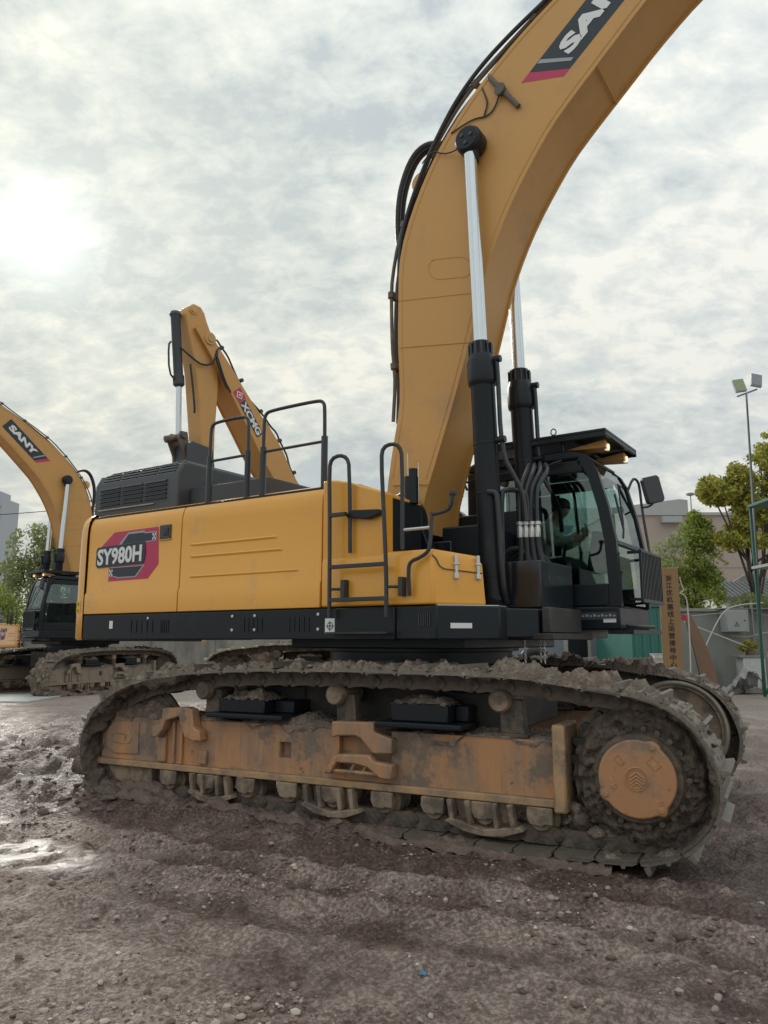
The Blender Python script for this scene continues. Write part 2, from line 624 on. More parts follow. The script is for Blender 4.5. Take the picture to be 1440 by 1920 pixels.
SHOE, LINK = shoe_mesh(), link_mesh()
SHOE.materials.append(MATS['steel_shoe'])
LINK.materials.append(MATS['link_steel'])
GA = 1.495


def shoe_matrix(s, y0):
    p, t = path_at(s)
    n = np.array([t[1], -t[0]])
    return Matrix(((t[0], 0, n[0], p[0]), (0, -1, 0, y0), (t[1], 0, n[1], p[1]), (0, 0, 0, 1)))


def ymb(m, lo, hi, sg):
    ys = sorted((lo[1] * sg, hi[1] * sg))
    return m.box((lo[0], ys[0], lo[2]), (hi[0], ys[1], hi[2]))


ARCH1 = [(-2.18, 0.64), (-2.11, 0.65), (-2.04, 0.73), (-2.01, 0.81), (-1.84, 0.86), (-1.82, 0.77), (-1.76, 0.66), (-1.64, 0.63), (-1.56, 0.64), (-1.58, 0.73), (-1.65, 0.76), (-1.68, 0.93), (-1.76, 0.95), (-2.05, 0.93), (-2.07, 0.78), (-2.18, 0.75)]
ARCH2 = [(-0.10, 0.75), (-0.10, 0.89), (0.32, 0.90), (0.32, 0.82), (0.49, 0.77), (0.49, 0.65), (0.31, 0.64), (0.19, 0.76), (0.14, 0.78), (-0.04, 0.77)]
ARCH3 = [(-0.16, 0.45), (-0.07, 0.59), (-0.01, 0.62), (0.29, 0.63), (0.33, 0.58), (0.51, 0.56), (0.50, 0.44), (0.39, 0.45), (0.27, 0.53), (0.15, 0.55), (-0.03, 0.55), (-0.09, 0.45)]


def blob(m, c, r, rng, n=1, squash=(1, 1, .7)):
    """a lumpy 26-vertex clod"""
    rings = [(-.95, .35), (-.55, .85), (0, 1), (.55, .82), (.95, .32)]
    vs, fs = [], []
    k = 7
    a0 = rng.random() * 6
    for z, q in rings:
        for i in range(k):
            a = a0 + 2 * math.pi * i / k
            j = r * (0.72 + 0.5 * rng.random())
            vs.append((c[0] + math.cos(a) * q * j * squash[0], c[1] + math.sin(a) * q * j * squash[1], c[2] + z * j * squash[2]))
    for a in range(len(rings) - 1):
        fs += [(a * k + i, a * k + (i + 1) % k, (a + 1) * k + (i + 1) % k, (a + 1) * k + i) for i in range(k)]
    fs += [tuple(range(k - 1, -1, -1)), tuple(range(4 * k, 5 * k))]
    m.add(vs, fs)


def sstep_(t):
    t = np.clip(t, 0, 1)
    return t * t * (3 - 2 * t)


def undercarriage(sg):
    """sg -1: the side towards the camera"""
    rng = random.Random(11 + sg)
    y0 = sg * GA
    # chain: rail faces carried round the wheels, with each link and shoe a piece of its own
    ch = MB()
    for off in (-.03, .03):
        rows = []
        for i in range(0, len(PATH), 12):
            p = PATH[i]
            t = PATH[(i + 12) % len(PATH)] - PATH[i - 12]
            t = t / np.hypot(*t)
            n = np.array([t[1], -t[0]])
            a, b = p - n * .05, p - n * .14
            rows.append([(a[0], y0 + off, a[1]), (b[0], y0 + off, b[1])])
        rows.append(rows[0])
        ch.grid(rows)
    chain = ch.build('crawler_chain', 'link_steel', ex, smooth=0)
    for k in range(NSH):
        s = (k + .35) * PITCH
        M = shoe_matrix(s, y0)
        J = Matrix.Rotation(rng.uniform(-.03, .03), 4, 'Y') @ Matrix.Translation((0, 0, rng.uniform(-.004, .006)))
        link('track_shoe', SHOE, None, chain, M @ J)
        link('chain_link', LINK, None, chain, M)
    # frame
    f = MB()
    for x0, x1, z0, z1 in ((-2.9, -.72, .39, .82), (-.72, -.59, .39, .53), (-.72, -.59, .67, .82), (-.59, -.08, .39, .82), (-.08, .44, .39, .44), (.44, 1.86, .39, .82)):
        ymb(f, (x0, -1.60 * -1, z0), (x1, -1.55 * -1, z1), sg)
    f.prism([(-2.9, .39), (-2.9, .82), (-2.955, .79), (-2.97, .74), (-2.97, .39)], sg * 1.60, sg * 1.55, 'y')
    ymb(f, (-2.85, 1.53, .40), (1.84, 1.38, .80), sg)
    fr = f.build('track_frame', 'frame_paint', ex, smooth=0)
    g = MB()
    ymb(g, (-2.98, 1.655, .33), (1.855, 1.40, .388), sg)
    g.build('lower_flange', 'frame_edge', fr, bevel=.008)
    g = MB()
    ymb(g, (1.862, 1.70, .30), (1.965, 1.26, .955), sg)
    g.build('end_plate', 'frame_edge', fr, bevel=.02)
    g = MB()
    g.prism([(-2.92, 0.67), (-2.79, 0.765), (-2.46, 0.765), (-2.45, 0.45), (-2.78, 0.44), (-2.9, 0.50)], sg * 1.615, sg * 1.595, 'y')
    g.build('cover_plate', 'frame_paint', fr, bevel=.006)
    g = MB()
    pill = []
    for i in range(25):
        a = 2 * math.pi * i / 24
        pill.append((-2.69 + math.copysign(.09, math.cos(a)) * (abs(math.cos(a)) > 1e-6) + .045 * math.cos(a), sg * 1.618, .60 + .045 * math.sin(a)))
    g.tube(pill, .008, 6)
    g.build('lifting_slot', 'frame_edge', fr)
    for A, yo in ((ARCH1, 1.72), (ARCH2, 1.71), (ARCH3, 1.74)):
        g = MB()
        g.prism(A, sg * yo, sg * (1.605 if A is not ARCH3 else 1.62), 'y')
        g.build('step_bracket', 'frame_paint', fr, bevel=.012)
    g = MB()
    for x in (.08, .2):
        g.cyl((x, sg * 1.70, .46), (x + .06, sg * 1.70, .56), .012, n=8)
    g.cyl((-.1, sg * 1.7, .475), (.4, sg * 1.7, .475), .016, n=8)
    g.build('step_bar', 'frame_edge', fr)
    for x, z in ((-2.12, .47), (-1.60, .48), (-2.12, .58)):
        g = MB()
        ymb(g, (x - .05, 1.64, z - .07), (x + .05, 1.601, z + .06), sg)
        g.build('stop_block', 'frame_paint', fr, bevel=.012)
    for x in (-1.98, -1.88):
        g = MB()
        ymb(g, (x - .018, 1.63, .392), (x + .018, 1.601, .80), sg)
        g.build('stiffener', 'frame_paint', fr, bevel=.008)
    g = MB()
    g.prism([(-2.89, 0.325), (-2.27, 0.325), (-2.26, 0.14), (-2.60, 0.13), (-2.76, 0.19)], sg * 1.60, sg * 1.30, 'y')
    g.build('idler_guard', 'roller', fr, bevel=.01)
    # rollers
    for x in (-2.0, -1.53, -1.06, -.59, -.12, .37, .84, 1.28, 1.74):
        m = MB()
        m.lathe((x, sg * 1.63, .235), (0, -sg, 0), [(0, .0), (0, .085), (.03, .10), (.07, .10), (.075, .135), (.13, .142), (.15, .115), (.32, .115)], 22)
        ro = m.build('track_roller', 'roller', ex)
        m = MB()
        m.prism([(x - .10, .325), (x - .105, .25), (x - .075, .195), (x + .02, .185), (x + .03, .20), (x + .10, .20), (x + .105, .325)], sg * 1.665, sg * 1.635, 'y')
        m.build('roller_collar', 'roller', ro, bevel=.012)
    for xc, wd in ((-1.45, .27), (-.12, .30), (1.29, .33)):
        m = MB()
        m.prism([(xc - wd, .16), (xc - wd * .5, .095), (xc, .075), (xc + wd * .5, .085), (xc + wd, .14), (xc + wd * .9, .17), (xc, .125), (xc - wd * .85, .19)], sg * 1.70, sg * 1.50, 'y')
        gd = m.build('rock_guard', 'roller', ex, bevel=.008)
        for x in (xc - wd * .88, xc - wd * .42, xc + wd * .25, xc + wd * .66):
            m = MB()
            m.prism([(x - .022, .327), (x + .022, .327), (x + .045, .15), (x + .012, .13)], sg * 1.695, sg * 1.60, 'y')
            m.build('guard_rib', 'roller', gd, bevel=.006)
        m = MB()
        m.prism([(xc - wd * .8, .327), (xc + wd * .6, .327), (xc + wd * .7, .135), (xc - wd * .7, .145)], sg * 1.59, sg * 1.57, 'y')
        m.build('guard_back', 'roller', gd)
    for x in (-1.61, -.11, 1.43):
        m = MB()
        m.lathe((x, sg * 1.66, 1.115), (0, -sg, 0), [(0, 0), (0, .03), (.006, .034), (.006, .072), (.0, .078), (.02, .092), (.07, .095), (.075, .085), (.40, .085)], 24)
        cr_ = m.build('carrier_roller', 'roller', ex)
        m = MB()
        m.prism([(x - .02, 1.12), (x + .16, 1.12), (x + .19, .83), (x - .02, .83)], sg * 1.57, sg * 1.45, 'y')
        ymb(m, (x - .14, 1.6, .825), (x + .22, 1.40, .86), sg)
        m.build('roller_bracket', 'link_steel', cr_, bevel=.01)
    # carbody feet bolted on the frame
    for xa, xb, ba, bb, zt in ((-1.50, -.62, -1.40, -.86, 1.05), (.34, 1.13, .46, .99, 1.07)):
        m = MB()
        ymb(m, (xa, 1.73, .868), (xb, 1.15, .915), sg)
        pl = m.build('mount_plate', 'black', ex, bevel=.012)
        m = MB()
        ymb(m, (ba, 1.66, .917), (bb, 1.2, zt), sg)
        m.build('mount_box', 'black', pl, bevel=.012)
        m = MB()
        ymb(m, (bb + .002, 1.50, .917), (xb - .02, 1.2, zt - .02), sg)
        m.build('mount_rib', 'black', pl, bevel=.012)
    # sprocket, final drive and idler
    sx, sz = 2.44, .63
    m = MB()
    teeth = []
    nt_ = 21
    for i in range(nt_ * 4):
        a = 2 * math.pi * i / (nt_ * 4)
        r = .50 if i % 4 in (0, 1) else .43
        teeth.append((sx + r * math.cos(a), sz + r * math.sin(a)))
    m.prism(teeth, y0 - .035, y0 + .035, 'y')
    m.build('sprocket', 'dark_steel', ex, smooth=0, bevel=.008)
    m = MB()
    m.lathe((sx + .06, sg * 1.25, sz - .015), (0, sg, 0), [(0, .40), (.28, .42), (.30, .40), (.34, .385), (.40, .36), (.44, .33), (.49, .31), (.50, 0)], 40)
    dh = m.build('drive_housing', 'link_steel', ex)
    for i in range(22):
        a = 2 * math.pi * i / 22
        m = MB()
        bx_, bz_ = sx + .06 + .345 * math.cos(a), sz - .015 + .345 * math.sin(a)
        m.cyl((bx_, sg * 1.62, bz_), (bx_, sg * 1.70, bz_), .023, n=6)
        m.build('housing_bolt', 'link_steel', dh)
    m = MB()
    out = []
    for i in range(72):
        a = 2 * math.pi * i / 72
        r = .272
        for a0, wdt, hh in ((R(62), .17, .022), (R(-52), .12, .03), (R(208), .14, .022)):
            dd = (a - a0 + math.pi) % (2 * math.pi) - math.pi
            r += hh * math.exp(-(dd / wdt) ** 4)
        out.append((sx + .06 + r * math.cos(a), sz - .015 + r * math.sin(a)))
    m.prism(out, sg * 1.80, sg * 1.74, 'y')
    dc = m.build('drive_cover', 'drive_paint', ex, bevel=.018, seg=3)
    cxx, czz = sx + .06, sz - .015
    m = MB()
    m.tube([(cxx + .08 * math.cos(2 * math.pi * i / 32), sg * 1.802, czz + .08 * math.sin(2 * math.pi * i / 32)) for i in range(33)], .006, 6)
    m.tube([(cxx + .066 * math.cos(2 * math.pi * i / 32), sg * 1.802, czz + .066 * math.sin(2 * math.pi * i / 32)) for i in range(33)], .004, 6)
    for k in range(4):
        zz = czz + .035 - k * .024
        m.tube([(cxx - .045, sg * 1.803, zz - .022), (cxx, sg * 1.803, zz + .012), (cxx + .045, sg * 1.803, zz - .022)], .006, 5)
    m.build('cast_emblem', 'drive_paint', dc)
    for a in (R(62), R(-52), R(208)):
        m = MB()
        m.lathe((cxx + .255 * math.cos(a), sg * 1.797, czz + .255 * math.sin(a)), (0, sg, 0), [(0, .024), (.008, .024), (.010, .016), (.016, .016), (.016, 0)], 12)
        m.build('drain_plug', 'drive_paint', dc)
    for bx, bz, bw, bh, an in ((-.115, .125, .055, .035, -.9), (.125, .115, .07, .05, -.8), (-.16, -.06, .03, .016, .6), (.16, -.15, .03, .014, .6)):
        m = MB()
        q = [(-bw, -bh), (bw, -bh), (bw, bh), (-bw, bh), (-bw, -bh)]
        m.tube([(cxx + bx + (u * math.cos(an) - v * math.sin(an)) * .6, sg * 1.802, czz + bz + (u * math.sin(an) + v * math.cos(an)) * .6) for u, v in q], .0035, 5)
        m.build('cast_mark', 'drive_paint', dc)
    m = MB()
    m.lathe((-2.46, y0 - .04, .62), (0, 1, 0), [(0, 0), (0, .36), (.01, .46), (.02, .47), (.025, .52), (.055, .52), (.06, .47), (.07, .46), (.08, .36), (.08, 0)], 40)
    m.build('idler', 'link_steel', ex)
    # inner hub with pale rim, seen on the far track past the near one
    m = MB()
    yi = sg * (GA - .26)
    m.lathe((sx, yi, sz + .03), (0, sg, 0), [(0, 0), (0, .43), (-.05, .44), (-.05, .50), (.0, .52), (.06, .52), (.06, .3)], 48)
    hubp = m.build('inner_hub', 'roller', ex)
    m = MB()
    m.tube([(sx + .49 * math.cos(2 * math.pi * i / 48), yi - sg * .052, sz + .03 + .49 * math.sin(2 * math.pi * i / 48)) for i in range(49)], .026, 8)
    m.build('hub_rim', 'rim_steel', hubp)
    # mud: a crust over the shoes, heaps on the frame, clods round the drive
    n_s, n_y = 820, 34
    ss = np.linspace(.30 * PLEN, 1.02 * PLEN, n_s)
    yy = np.linspace(-.332, .332, n_y)
    SS, YY = np.meshgrid(ss, yy, indexing='ij')
    h = fbm(SS * 5.5, YY * 5.5 + 40 * (sg + 2), 5, 3 + sg, .55)
    fr_ = (SS / PLEN)
    thick = np.interp(ss / PLEN, [.30, .345, .40, .45, .50, .62, .70, .76, .80, .86, .92, .97, 1.02], [-.03, -.03, -.005, .035, .075, .055, .042, .036, .060, .095, .11, .10, .05])
    H = thick[:, None] * (0.55 + 0.95 * h) + .016 * fbm(SS * 24, YY * 24, 2, 9) + .010 * fbm(SS * 60, YY * 60, 1, 19)
    heavy = np.maximum(sstep_((fr_ - .80) / .05), sstep_((fr_ - .44) / .03) * (1 - sstep_((fr_ - .55) / .04)))
    edge = np.clip((np.abs(YY) - .26 - heavy * .055 - .03 * vnoise(SS * 7, YY * 0 + 5 * sg, 22)) / (.06 - .045 * heavy), 0, 1)
    H = H + heavy * .035 * fbm(SS * 9, YY * 9, 3, 77)
    ragged = .5 + .5 * fbm(SS * 9, YY * 0 + 3, 3, 21 + sg)
    H = H * (1 - edge) - .016 * edge
    H[:, 0] = H[:, -1] = -.02
    mm = MB()
    rows = []
    for i, s in enumerate(ss):
        p, t = path_at(s % PLEN)
        n = np.array([t[1], -t[0]])
        rows.append([(p[0] + n[0] * (H[i, j] + .004), y0 - sg * yy[j] * -1, p[1] + n[1] * (H[i, j] + .004)) for j in range(n_y)])
    mm.grid(rows)
    tag(mm.build('mud_crust', 'caked_mud', ex, smooth=180), kind='stuff')
    # mud packed on the inner face of the shoes round the idler and, thinner, round the sprocket
    for s0_, s1_, th_ in ((.775, 1.02, .050), (.36, .50, .022)):
        n_i = 170 if th_ > .03 else 100
        si = np.linspace(s0_ * PLEN, s1_ * PLEN, n_i)
        yi_ = np.linspace(.075, .329, 14)
        SI_, YI_ = np.meshgrid(si, yi_, indexing='ij')
        Hi = th_ * (.7 + 1.0 * fbm(SI_ * 7, YI_ * 7, 4, 151 + sg, .6)) + .010 * fbm(SI_ * 34, YI_ * 34, 2, 155)
        Hi *= np.clip(np.minimum(SI_ - si[0], si[-1] - SI_) / .25, 0, 1)
        Hi[:, -1] = -.012
        Hi[:, -2] *= .8
        mm = MB()
        rows = []
        for i, s in enumerate(si):
            p, t = path_at(s % PLEN)
            n = np.array([t[1], -t[0]])
            rows.append([(p[0] - n[0] * (.022 + Hi[i, j]), y0 + sg * yi_[j], p[1] - n[1] * (.022 + Hi[i, j])) for j in range(14)])
        mm.grid(rows)
        tag(mm.build('mud_crust', 'dark_mud', ex, smooth=180), kind='stuff')
    # mud squeezed up along the lower run
    mm = MB()
    xs = np.linspace(-3.0, 2.3, 300)
    ys = np.linspace(1.575, 1.86, 18)
    X, Y = np.meshgrid(xs, ys, indexing='ij')
    am = np.interp(xs, [-3.0, -2.0, -.6, .3, 1.0, 1.6, 2.3], [.13, .10, .075, .05, .03, .015, .0])[:, None]
    Z = .005 + am * (.85 + .8 * fbm(X * 4.5, Y * 4.5, 4, 131 + sg)) * (1.15 - .5 * (Y - 1.575) / .285) + .014 * fbm(X * 20, Y * 20, 2, 133) - np.clip((Y - 1.80) / .06, 0, 1) ** 2 * .06
    mm.grid([[(X[i, j], sg * Y[i, j], Z[i, j]) for j in range(len(ys))] for i in range(len(xs))])
    tag(mm.build('mud_heap', 'fresh_mud', ex, smooth=180), kind='stuff')
    mm = MB()
    xs = np.linspace(-2.95, 1.84, 240)
    ys = np.r_[np.linspace(1.16, 1.56, 19), 1.585, 1.603, 1.611, 1.612]
    X, Y = np.meshgrid(xs, ys, indexing='ij')
    hb = np.interp(xs, [-2.95, -2.7, -2.3, -2.1, -1.6, -1.4, -.6, -.4, .3, .5, 1.1, 1.3, 1.84], [.10, .17, .12, .05, .06, .03, .06, .09, .03, .03, .06, .07, .04])[:, None]
    Z = .815 + hb * (.75 + .75 * fbm(X * 4, Y * 4, 4, 31 + sg)) + .015 * fbm(X * 22, Y * 22, 2, 5)
    drape = np.array([0.] * 19 + [.35, .8, 1.0, 1.0])[None, :]
    low = .815 - .075 * np.clip(fbm(X * 5, X * 0 + 2, 4, 141 + sg) + .15, -.15, 1)
    Z = Z * (1 - drape) + low * drape
    Z[:, -1] -= .004
    mm.grid([[(X[i, j], sg * Y[i, j], Z[i, j]) for j in range(len(ys))] for i in range(len(xs))])
    tag(mm.build('mud_heap', 'caked_mud', ex, smooth=180), kind='stuff')
    # mud packed round the final drive and inside the chain loop
    mm = MB()
    aa = np.linspace(0, 2 * math.pi, 121)
    rr = np.linspace(.285, .50, 16)
    A_, R_ = np.meshgrid(aa, rr, indexing='ij')
    cx_, sz_ = np.cos(A_), np.sin(A_)
    nz_ = fbm(cx_ * R_ * 14 + 5, sz_ * R_ * 14 + 7 * (sg + 2), 4, 51, .6)
    Yd = 1.655 + .055 * nz_ + .03 * np.abs(vnoise(cx_ * R_ * 30, sz_ * R_ * 30, 53)) - .10 * sstep_((R_ - .43) / .07)
    mm.grid([[(cxx + R_[i, j] * cx_[i, j], sg * Yd[i, j], czz + R_[i, j] * sz_[i, j]) for j in range(16)] for i in range(121)])
    tag(mm.build('drive_mud', 'dark_mud', ex, smooth=180), kind='stuff')
    for xa, xb, zt in ((-1.42, -.84, 1.05), (.44, 1.0, 1.07)):
        mm = MB()
        xs_ = np.linspace(xa, xb, 40)
        ys_ = np.linspace(1.2, 1.67, 26)
        X, Y = np.meshgrid(xs_, ys_, indexing='ij')
        ed = np.minimum(np.minimum(X - xa, xb - X), np.minimum(1.68 - Y, Y - 1.19))
        Z = zt - .012 + np.clip(ed / .09, 0, 1) * (.05 + .045 * fbm(X * 7, Y * 7, 4, 61)) + .012 * fbm(X * 28, Y * 28, 2, 62)
        mm.grid([[(X[i, j], sg * Y[i, j], Z[i, j]) for j in range(26)] for i in range(40)])
        tag(mm.build('mud_heap', 'caked_mud', ex, smooth=180), kind='stuff')
    mm = MB()
    for _ in range(160):
        s = rng.uniform(.42, .98) * PLEN
        p, t = path_at(s)
        n = np.array([t[1], -t[0]])
        blob(mm, (p[0] + n[0] * .03, sg * (GA + rng.uniform(-.29, .29)), p[1] + n[1] * .03), rng.uniform(.012, .035), rng, squash=(1, 1, .5))
    for _ in range(40):
        blob(mm, (rng.uniform(1.98, 2.25), sg * rng.uniform(1.3, 1.6), rng.uniform(.16, .36)), rng.uniform(.03, .09), rng)
    tag(mm.build('mud_clods', 'caked_mud', ex, smooth=180), kind='stuff')


undercarriage(-1)
undercarriage(1)
m = MB()
m.prism([(-1.3, -.7), (-.7, -1.2), (.7, -1.2), (1.3, -.7), (1.3, .7), (.7, 1.2), (-.7, 1.2), (-1.3, .7)], .78, 1.28, 'z')
for a in (-1, 1):
    for b in (-1, 1):
        m.prism([(a * .5, b * .9), (a * 1.35, b * 1.3), (a * 1.0, b * 1.3), (a * .2, b * .95)], .80, 1.16, 'z')
m.build('carbody', 'dark_steel', ex, bevel=.02)
m = MB()
m.lathe((0, 0, 1.24), (0, 0, 1), [(0, 1.02), (.12, 1.02), (.13, .98), (.24, .98), (.25, 1.05), (.37, 1.05)], 64)
m.build('swing_bearing', 'black', ex)

# ---- deck and bodywork
m = MB()
m.prism([(-3.78, -1.40), (.98, -1.40), (1.30, -1.0), (1.60, -.58), (1.60, 1.46), (-3.78, 1.46)], 1.62, 1.885, 'z')
m.box((-.9, -1.1, 1.52), (1.1, 1.1, 1.62))
dk = up(m, 'deck_frame', 'black', .012)
sk = MB()
sk.box((-3.83, -1.497, 1.605), (-.03, -1.41, 1.893))
skp = up(sk, 'side_skirt', 'black', .010)
sk = MB()
sk.box((-.026, -1.53, 1.60), (.64, -1.41, 1.893))
up(sk, 'step_box', 'black', .012)
sk = MB()
sk.prism([(.644, -1.515), (1.06, -1.515), (1.44, -1.06), (1.40, -.80), (1.25, -.6), (.644, -.6)], 1.605, 1.893, 'z')
fsk = up(sk, 'front_skirt', 'black', .012)
for k in range(6):
    g = MB()
    g.box((.88 + .022 * k, -1.524, 1.72), (.892 + .022 * k, -1.500, 1.83))
    g.build('vent_slat', 'black_gloss', fsk)
for x, z in ((-2.66, 1.84), (-1.36, 1.84), (-1.36, 1.70), (-1.05, 1.70), (-1.05, 1.84), (-.24, 1.70), (-.24, 1.84)):
    g = MB()
    g.lathe((x, -1.496, z), (0, -1, 0), [(0, .016), (.008, .016), (.010, .008), (.010, 0)], 10)
    g.build('bolt', 'silver', skp)
for x0, x1 in ((-2.95, -2.5), (-2.45, -2.3), (-1.2, -.9), (-.6, -.3)):
    g = MB()
    for k in range(5):
        g.box((x0 + (x1 - x0) * k / 5, -1.503, 1.68), (x0 + (x1 - x0) * k / 5 + .012, -1.498, 1.82))
    g.build('pressed_rib', 'black', skp)


def decal(poly, mat, y, name='decal', parent=None, t=.003):
    g = MB()
    g.prism(poly, y, y + t, 'y')
    return g.build(name, mat, parent, smooth=0)


decal([(-.155, 1.66), (-.035, 1.66), (-.035, 1.80), (-.155, 1.80)], 'decal_white', -1.5015, 'survey_sticker', skp)
g = MB()
g.tube([(-.095 + .032 * math.cos(a * .393), -1.503, 1.73 + .032 * math.sin(a * .393)) for a in range(17)], .0035, 5)
g.box((-.140, -1.506, 1.727), (-.05, -1.503, 1.733))
g.box((-.098, -1.5095, 1.685), (-.092, -1.5065, 1.775))
g.build('survey_mark', 'decal_dark', skp)
decal([(-3.33, 1.73), (-3.27, 1.73), (-3.27, 1.82), (-3.33, 1.82)], 'decal_white', -1.5005, 'small_sticker', skp)
decal([(.0, 1.70), (.20, 1.70), (.20, 1.745), (.0, 1.745)], 'decal_white', -.006, 'white_plate', fsk).matrix_basis = Matrix.Translation((1.14, -1.421, 0)) @ Matrix.Rotation(math.atan2(.455, .38), 4, 'Z')
g = MB()
g.prism([(1.02, -1.47), (1.06, -1.50), (1.43, -1.06), (1.39, -.81), (1.3, -.8)], 1.895, 1.903, 'z')
g.build('tread_plate', 'silver', fsk)

# doors: one pressed section swept along the machine, with embossed ribs
DOOR = [(-1.500, 1.905), (-1.500, 2.135), (-1.482, 2.165), (-1.478, 2.88), (-1.470, 2.97), (-1.448, 3.04), (-1.40, 3.095), (-1.32, 3.125), (-1.10, 3.14), (-1.10, 3.10), (-1.32, 3.085), (-1.38, 3.05), (-1.42, 2.97), (-1.44, 2.88), (-1.44, 1.905)]


def door(name, x0, x1, prof=DOOR):
    g = MB()
    g.prism(prof, x0, x1, 'x')
    return up(g, name, 'yellow', .006, 40)


def rib(par, x0, x1, z, hh=.020, dy=.010, yb=-1.479):
    g = MB()
    vs = []
    for x, k in ((x0, 0), (x0 + .05, 1), (x1 - .05, 1), (x1, 0)):
        vs += [(x, yb + .004, z + hh), (x, yb - dy * k, z), (x, yb + .004, z - hh * 1.6)]
    fs = []
    for i in range(3):
        fs += [(i * 3, i * 3 + 3, i * 3 + 4, i * 3 + 1), (i * 3 + 1, i * 3 + 4, i * 3 + 5, i * 3 + 2)]
    g.add(vs, fs)
    return g.build('pressed_rib', 'yellow', par, smooth=0)


rd = door('rear_door', -3.83, -2.205)
ed = door('engine_door', -2.19, -.225)
rib(ed, -2.06, -.78, 2.63)
rib(ed, -2.06, -.70, 2.50, .022)
rib(ed, -2.06, -.48, 2.28)
pdp = [(-.212, 1.905), (-.212, 3.135), (-.06, 3.125), (.10, 3.09), (.487, 2.955), (.487, 1.905)]
g = MB()
g.prism(pdp, -1.488, -1.30, 'y')
pd = up(g, 'pump_door', 'yellow', .02, 40)
g = MB()
g.box((-3.80, -1.425, 1.88), (-.21, 1.42, 3.09))
g.box((-.21, -1.29, 1.88), (.46, -.75, 2.93))
up(g, 'machine_bay', 'black', 0)
g = MB()
g.box((-2.55, -1.095, 3.092), (-.215, 1.30, 3.138))
tp = up(g, 'hood_top', 'yellow', .01)
g = MB()
g.box((-3.83, 1.425, 1.90), (.3, 1.50, 3.0))
g.box((-3.83, 1.30, 3.0), (-.2, 1.46, 3.12))
up(g, 'far_side_doors', 'yellow', .02)
g = MB()
g.prism([(-.208, 3.13), (-.208, 3.09), (.1, 3.07), (.46, 2.93), (.46, 2.955), (.1, 3.1)], -1.298, -.75, 'y')
up(g, 'pump_hood', 'yellow', 0)
g = MB()
g.prism([(.12, 2.735), (.16, 2.80), (.49, 2.78), (.50, 2.735), (.36, 2.70)], -1.56, -1.492, 'y')
up(g, 'grab_shelf', 'black', .008)

# counterweight: rounded in plan, with a curved top edge
g = MB()
plan = [(-3.845, -1.5), (-3.95, -1.49), (-4.05, -1.44), (-4.12, -1.36), (-4.25, -1.0), (-4.33, -.4), (-4.33, .4), (-4.25, 1.0), (-4.12, 1.36), (-4.05, 1.44), (-3.95, 1.49), (-3.845, 1.5)]
rows = []
for z, k in ((1.60, .985), (1.62, .998), (1.90, 1.0), (2.80, 1.0), (2.95, .995), (3.03, .985), (3.09, .965), (3.125, .93), (3.14, .85)):
    rows.append([(-3.845 + (x + 3.845) * (k if k < 1 else 1) - (1 - k) * -.35 * (x < -3.9), y * k, z) for x, y in plan])
g.grid(rows)
g.add([(p[0], p[1], p[2]) for p in rows[-1]], [tuple(range(len(plan)))])
g.add([(p[0], p[1], p[2]) for p in rows[0]], [tuple(range(len(plan) - 1, -1, -1))])
cw = up(g, 'counterweight', 'yellow', 0, 50)
for z in (1.955, 2.035):
    decal([(-3.975, z - .035), (-3.905, z - .035), (-3.905, z + .035), (-3.975, z + .035)], 'decal_yellow', -1.499, 'warning_sticker', cw)
    g = MB()
    g.tube([(-3.958, -1.501, z - .018), (-3.922, -1.501, z - .018), (-3.94, -1.501, z + .018), (-3.958, -1.501, z - .018)], .003, 4)
    g.build('warning_mark', 'decal_dark', cw)

# the rear door's badge
yb = -1.4815
bd = decal([(-3.62, 2.68), (-3.35, 2.865), (-2.58, 2.875), (-2.55, 2.45), (-2.72, 2.29), (-3.42, 2.285), (-3.42, 2.47), (-3.62, 2.47)], 'decal_red', yb - .002, 'badge', rd)
decal([(-3.27, 2.70), (-3.10, 2.845), (-2.82, 2.85), (-2.79, 2.825), (-2.60, 2.825), (-2.60, 2.715)], 'decal_grey', yb - .0045, 'badge_frame', rd)
decal([(-3.20, 2.715), (-3.085, 2.825), (-2.82, 2.825), (-2.79, 2.812), (-2.61, 2.812), (-2.61, 2.727)], 'decal_dark', yb - .007, 'badge_vent', rd)
decal([(-3.40, 2.335), (-3.30, 2.335), (-3.26, 2.315), (-2.92, 2.315), (-2.78, 2.45), (-3.40, 2.45)], 'decal_grey', yb - .0045, 'badge_frame', rd)
decal([(-3.39, 2.345), (-3.29, 2.345), (-3.25, 2.33), (-2.94, 2.33), (-2.82, 2.44), (-3.39, 2.44)], 'decal_dark', yb - .007, 'badge_vent', rd)
pl = [(-3.66 + dx, 2.575 + dz) for dx, dz in ((0, -.09), (.03, -.12), (.86, -.105), (.89, .0), (.87, .145), (.03, .125), (0, .095))]
decal(pl, 'decal_dark', yb - .0105, 'name_plate', rd)
letters('plate_lettering', 'SY980H', 'decal_white', rd, (-3.63, yb - .0115, 2.475), (1, 0, .018), (0, 0, 1), .80, .20, off=.03, depth=.004)
for kx, x0, z0 in ((0, -2.665, 2.73), (1, -3.40, 2.345)):
    for i in range(3):
        for j in range(3):
            if (i + j) % 2 == 0:
                decal([(x0 + i * .02, z0 + j * .025), (x0 + i * .02 + .02, z0 + j * .025), (x0 + i * .02 + .02, z0 + j * .025 + .025), (x0 + i * .02, z0 + j * .025 + .025)], 'decal_white', yb - .0095, 'chequer', rd)
g = MB()
g.box((-2.545, -1.492, 2.725), (-2.36, -1.480, 2.885))
hb = g.build('door_catch', 'black_gloss', rd, bevel=.006)
g = MB()
g.box((-2.55, -1.496, 2.713), (-2.355, -1.482, 2.723))
g.build('catch_lip', 'pale_yellow', rd)
g = MB()
g.box((-2.47, -1.500, 2.76), (-2.40, -1.493, 2.85))
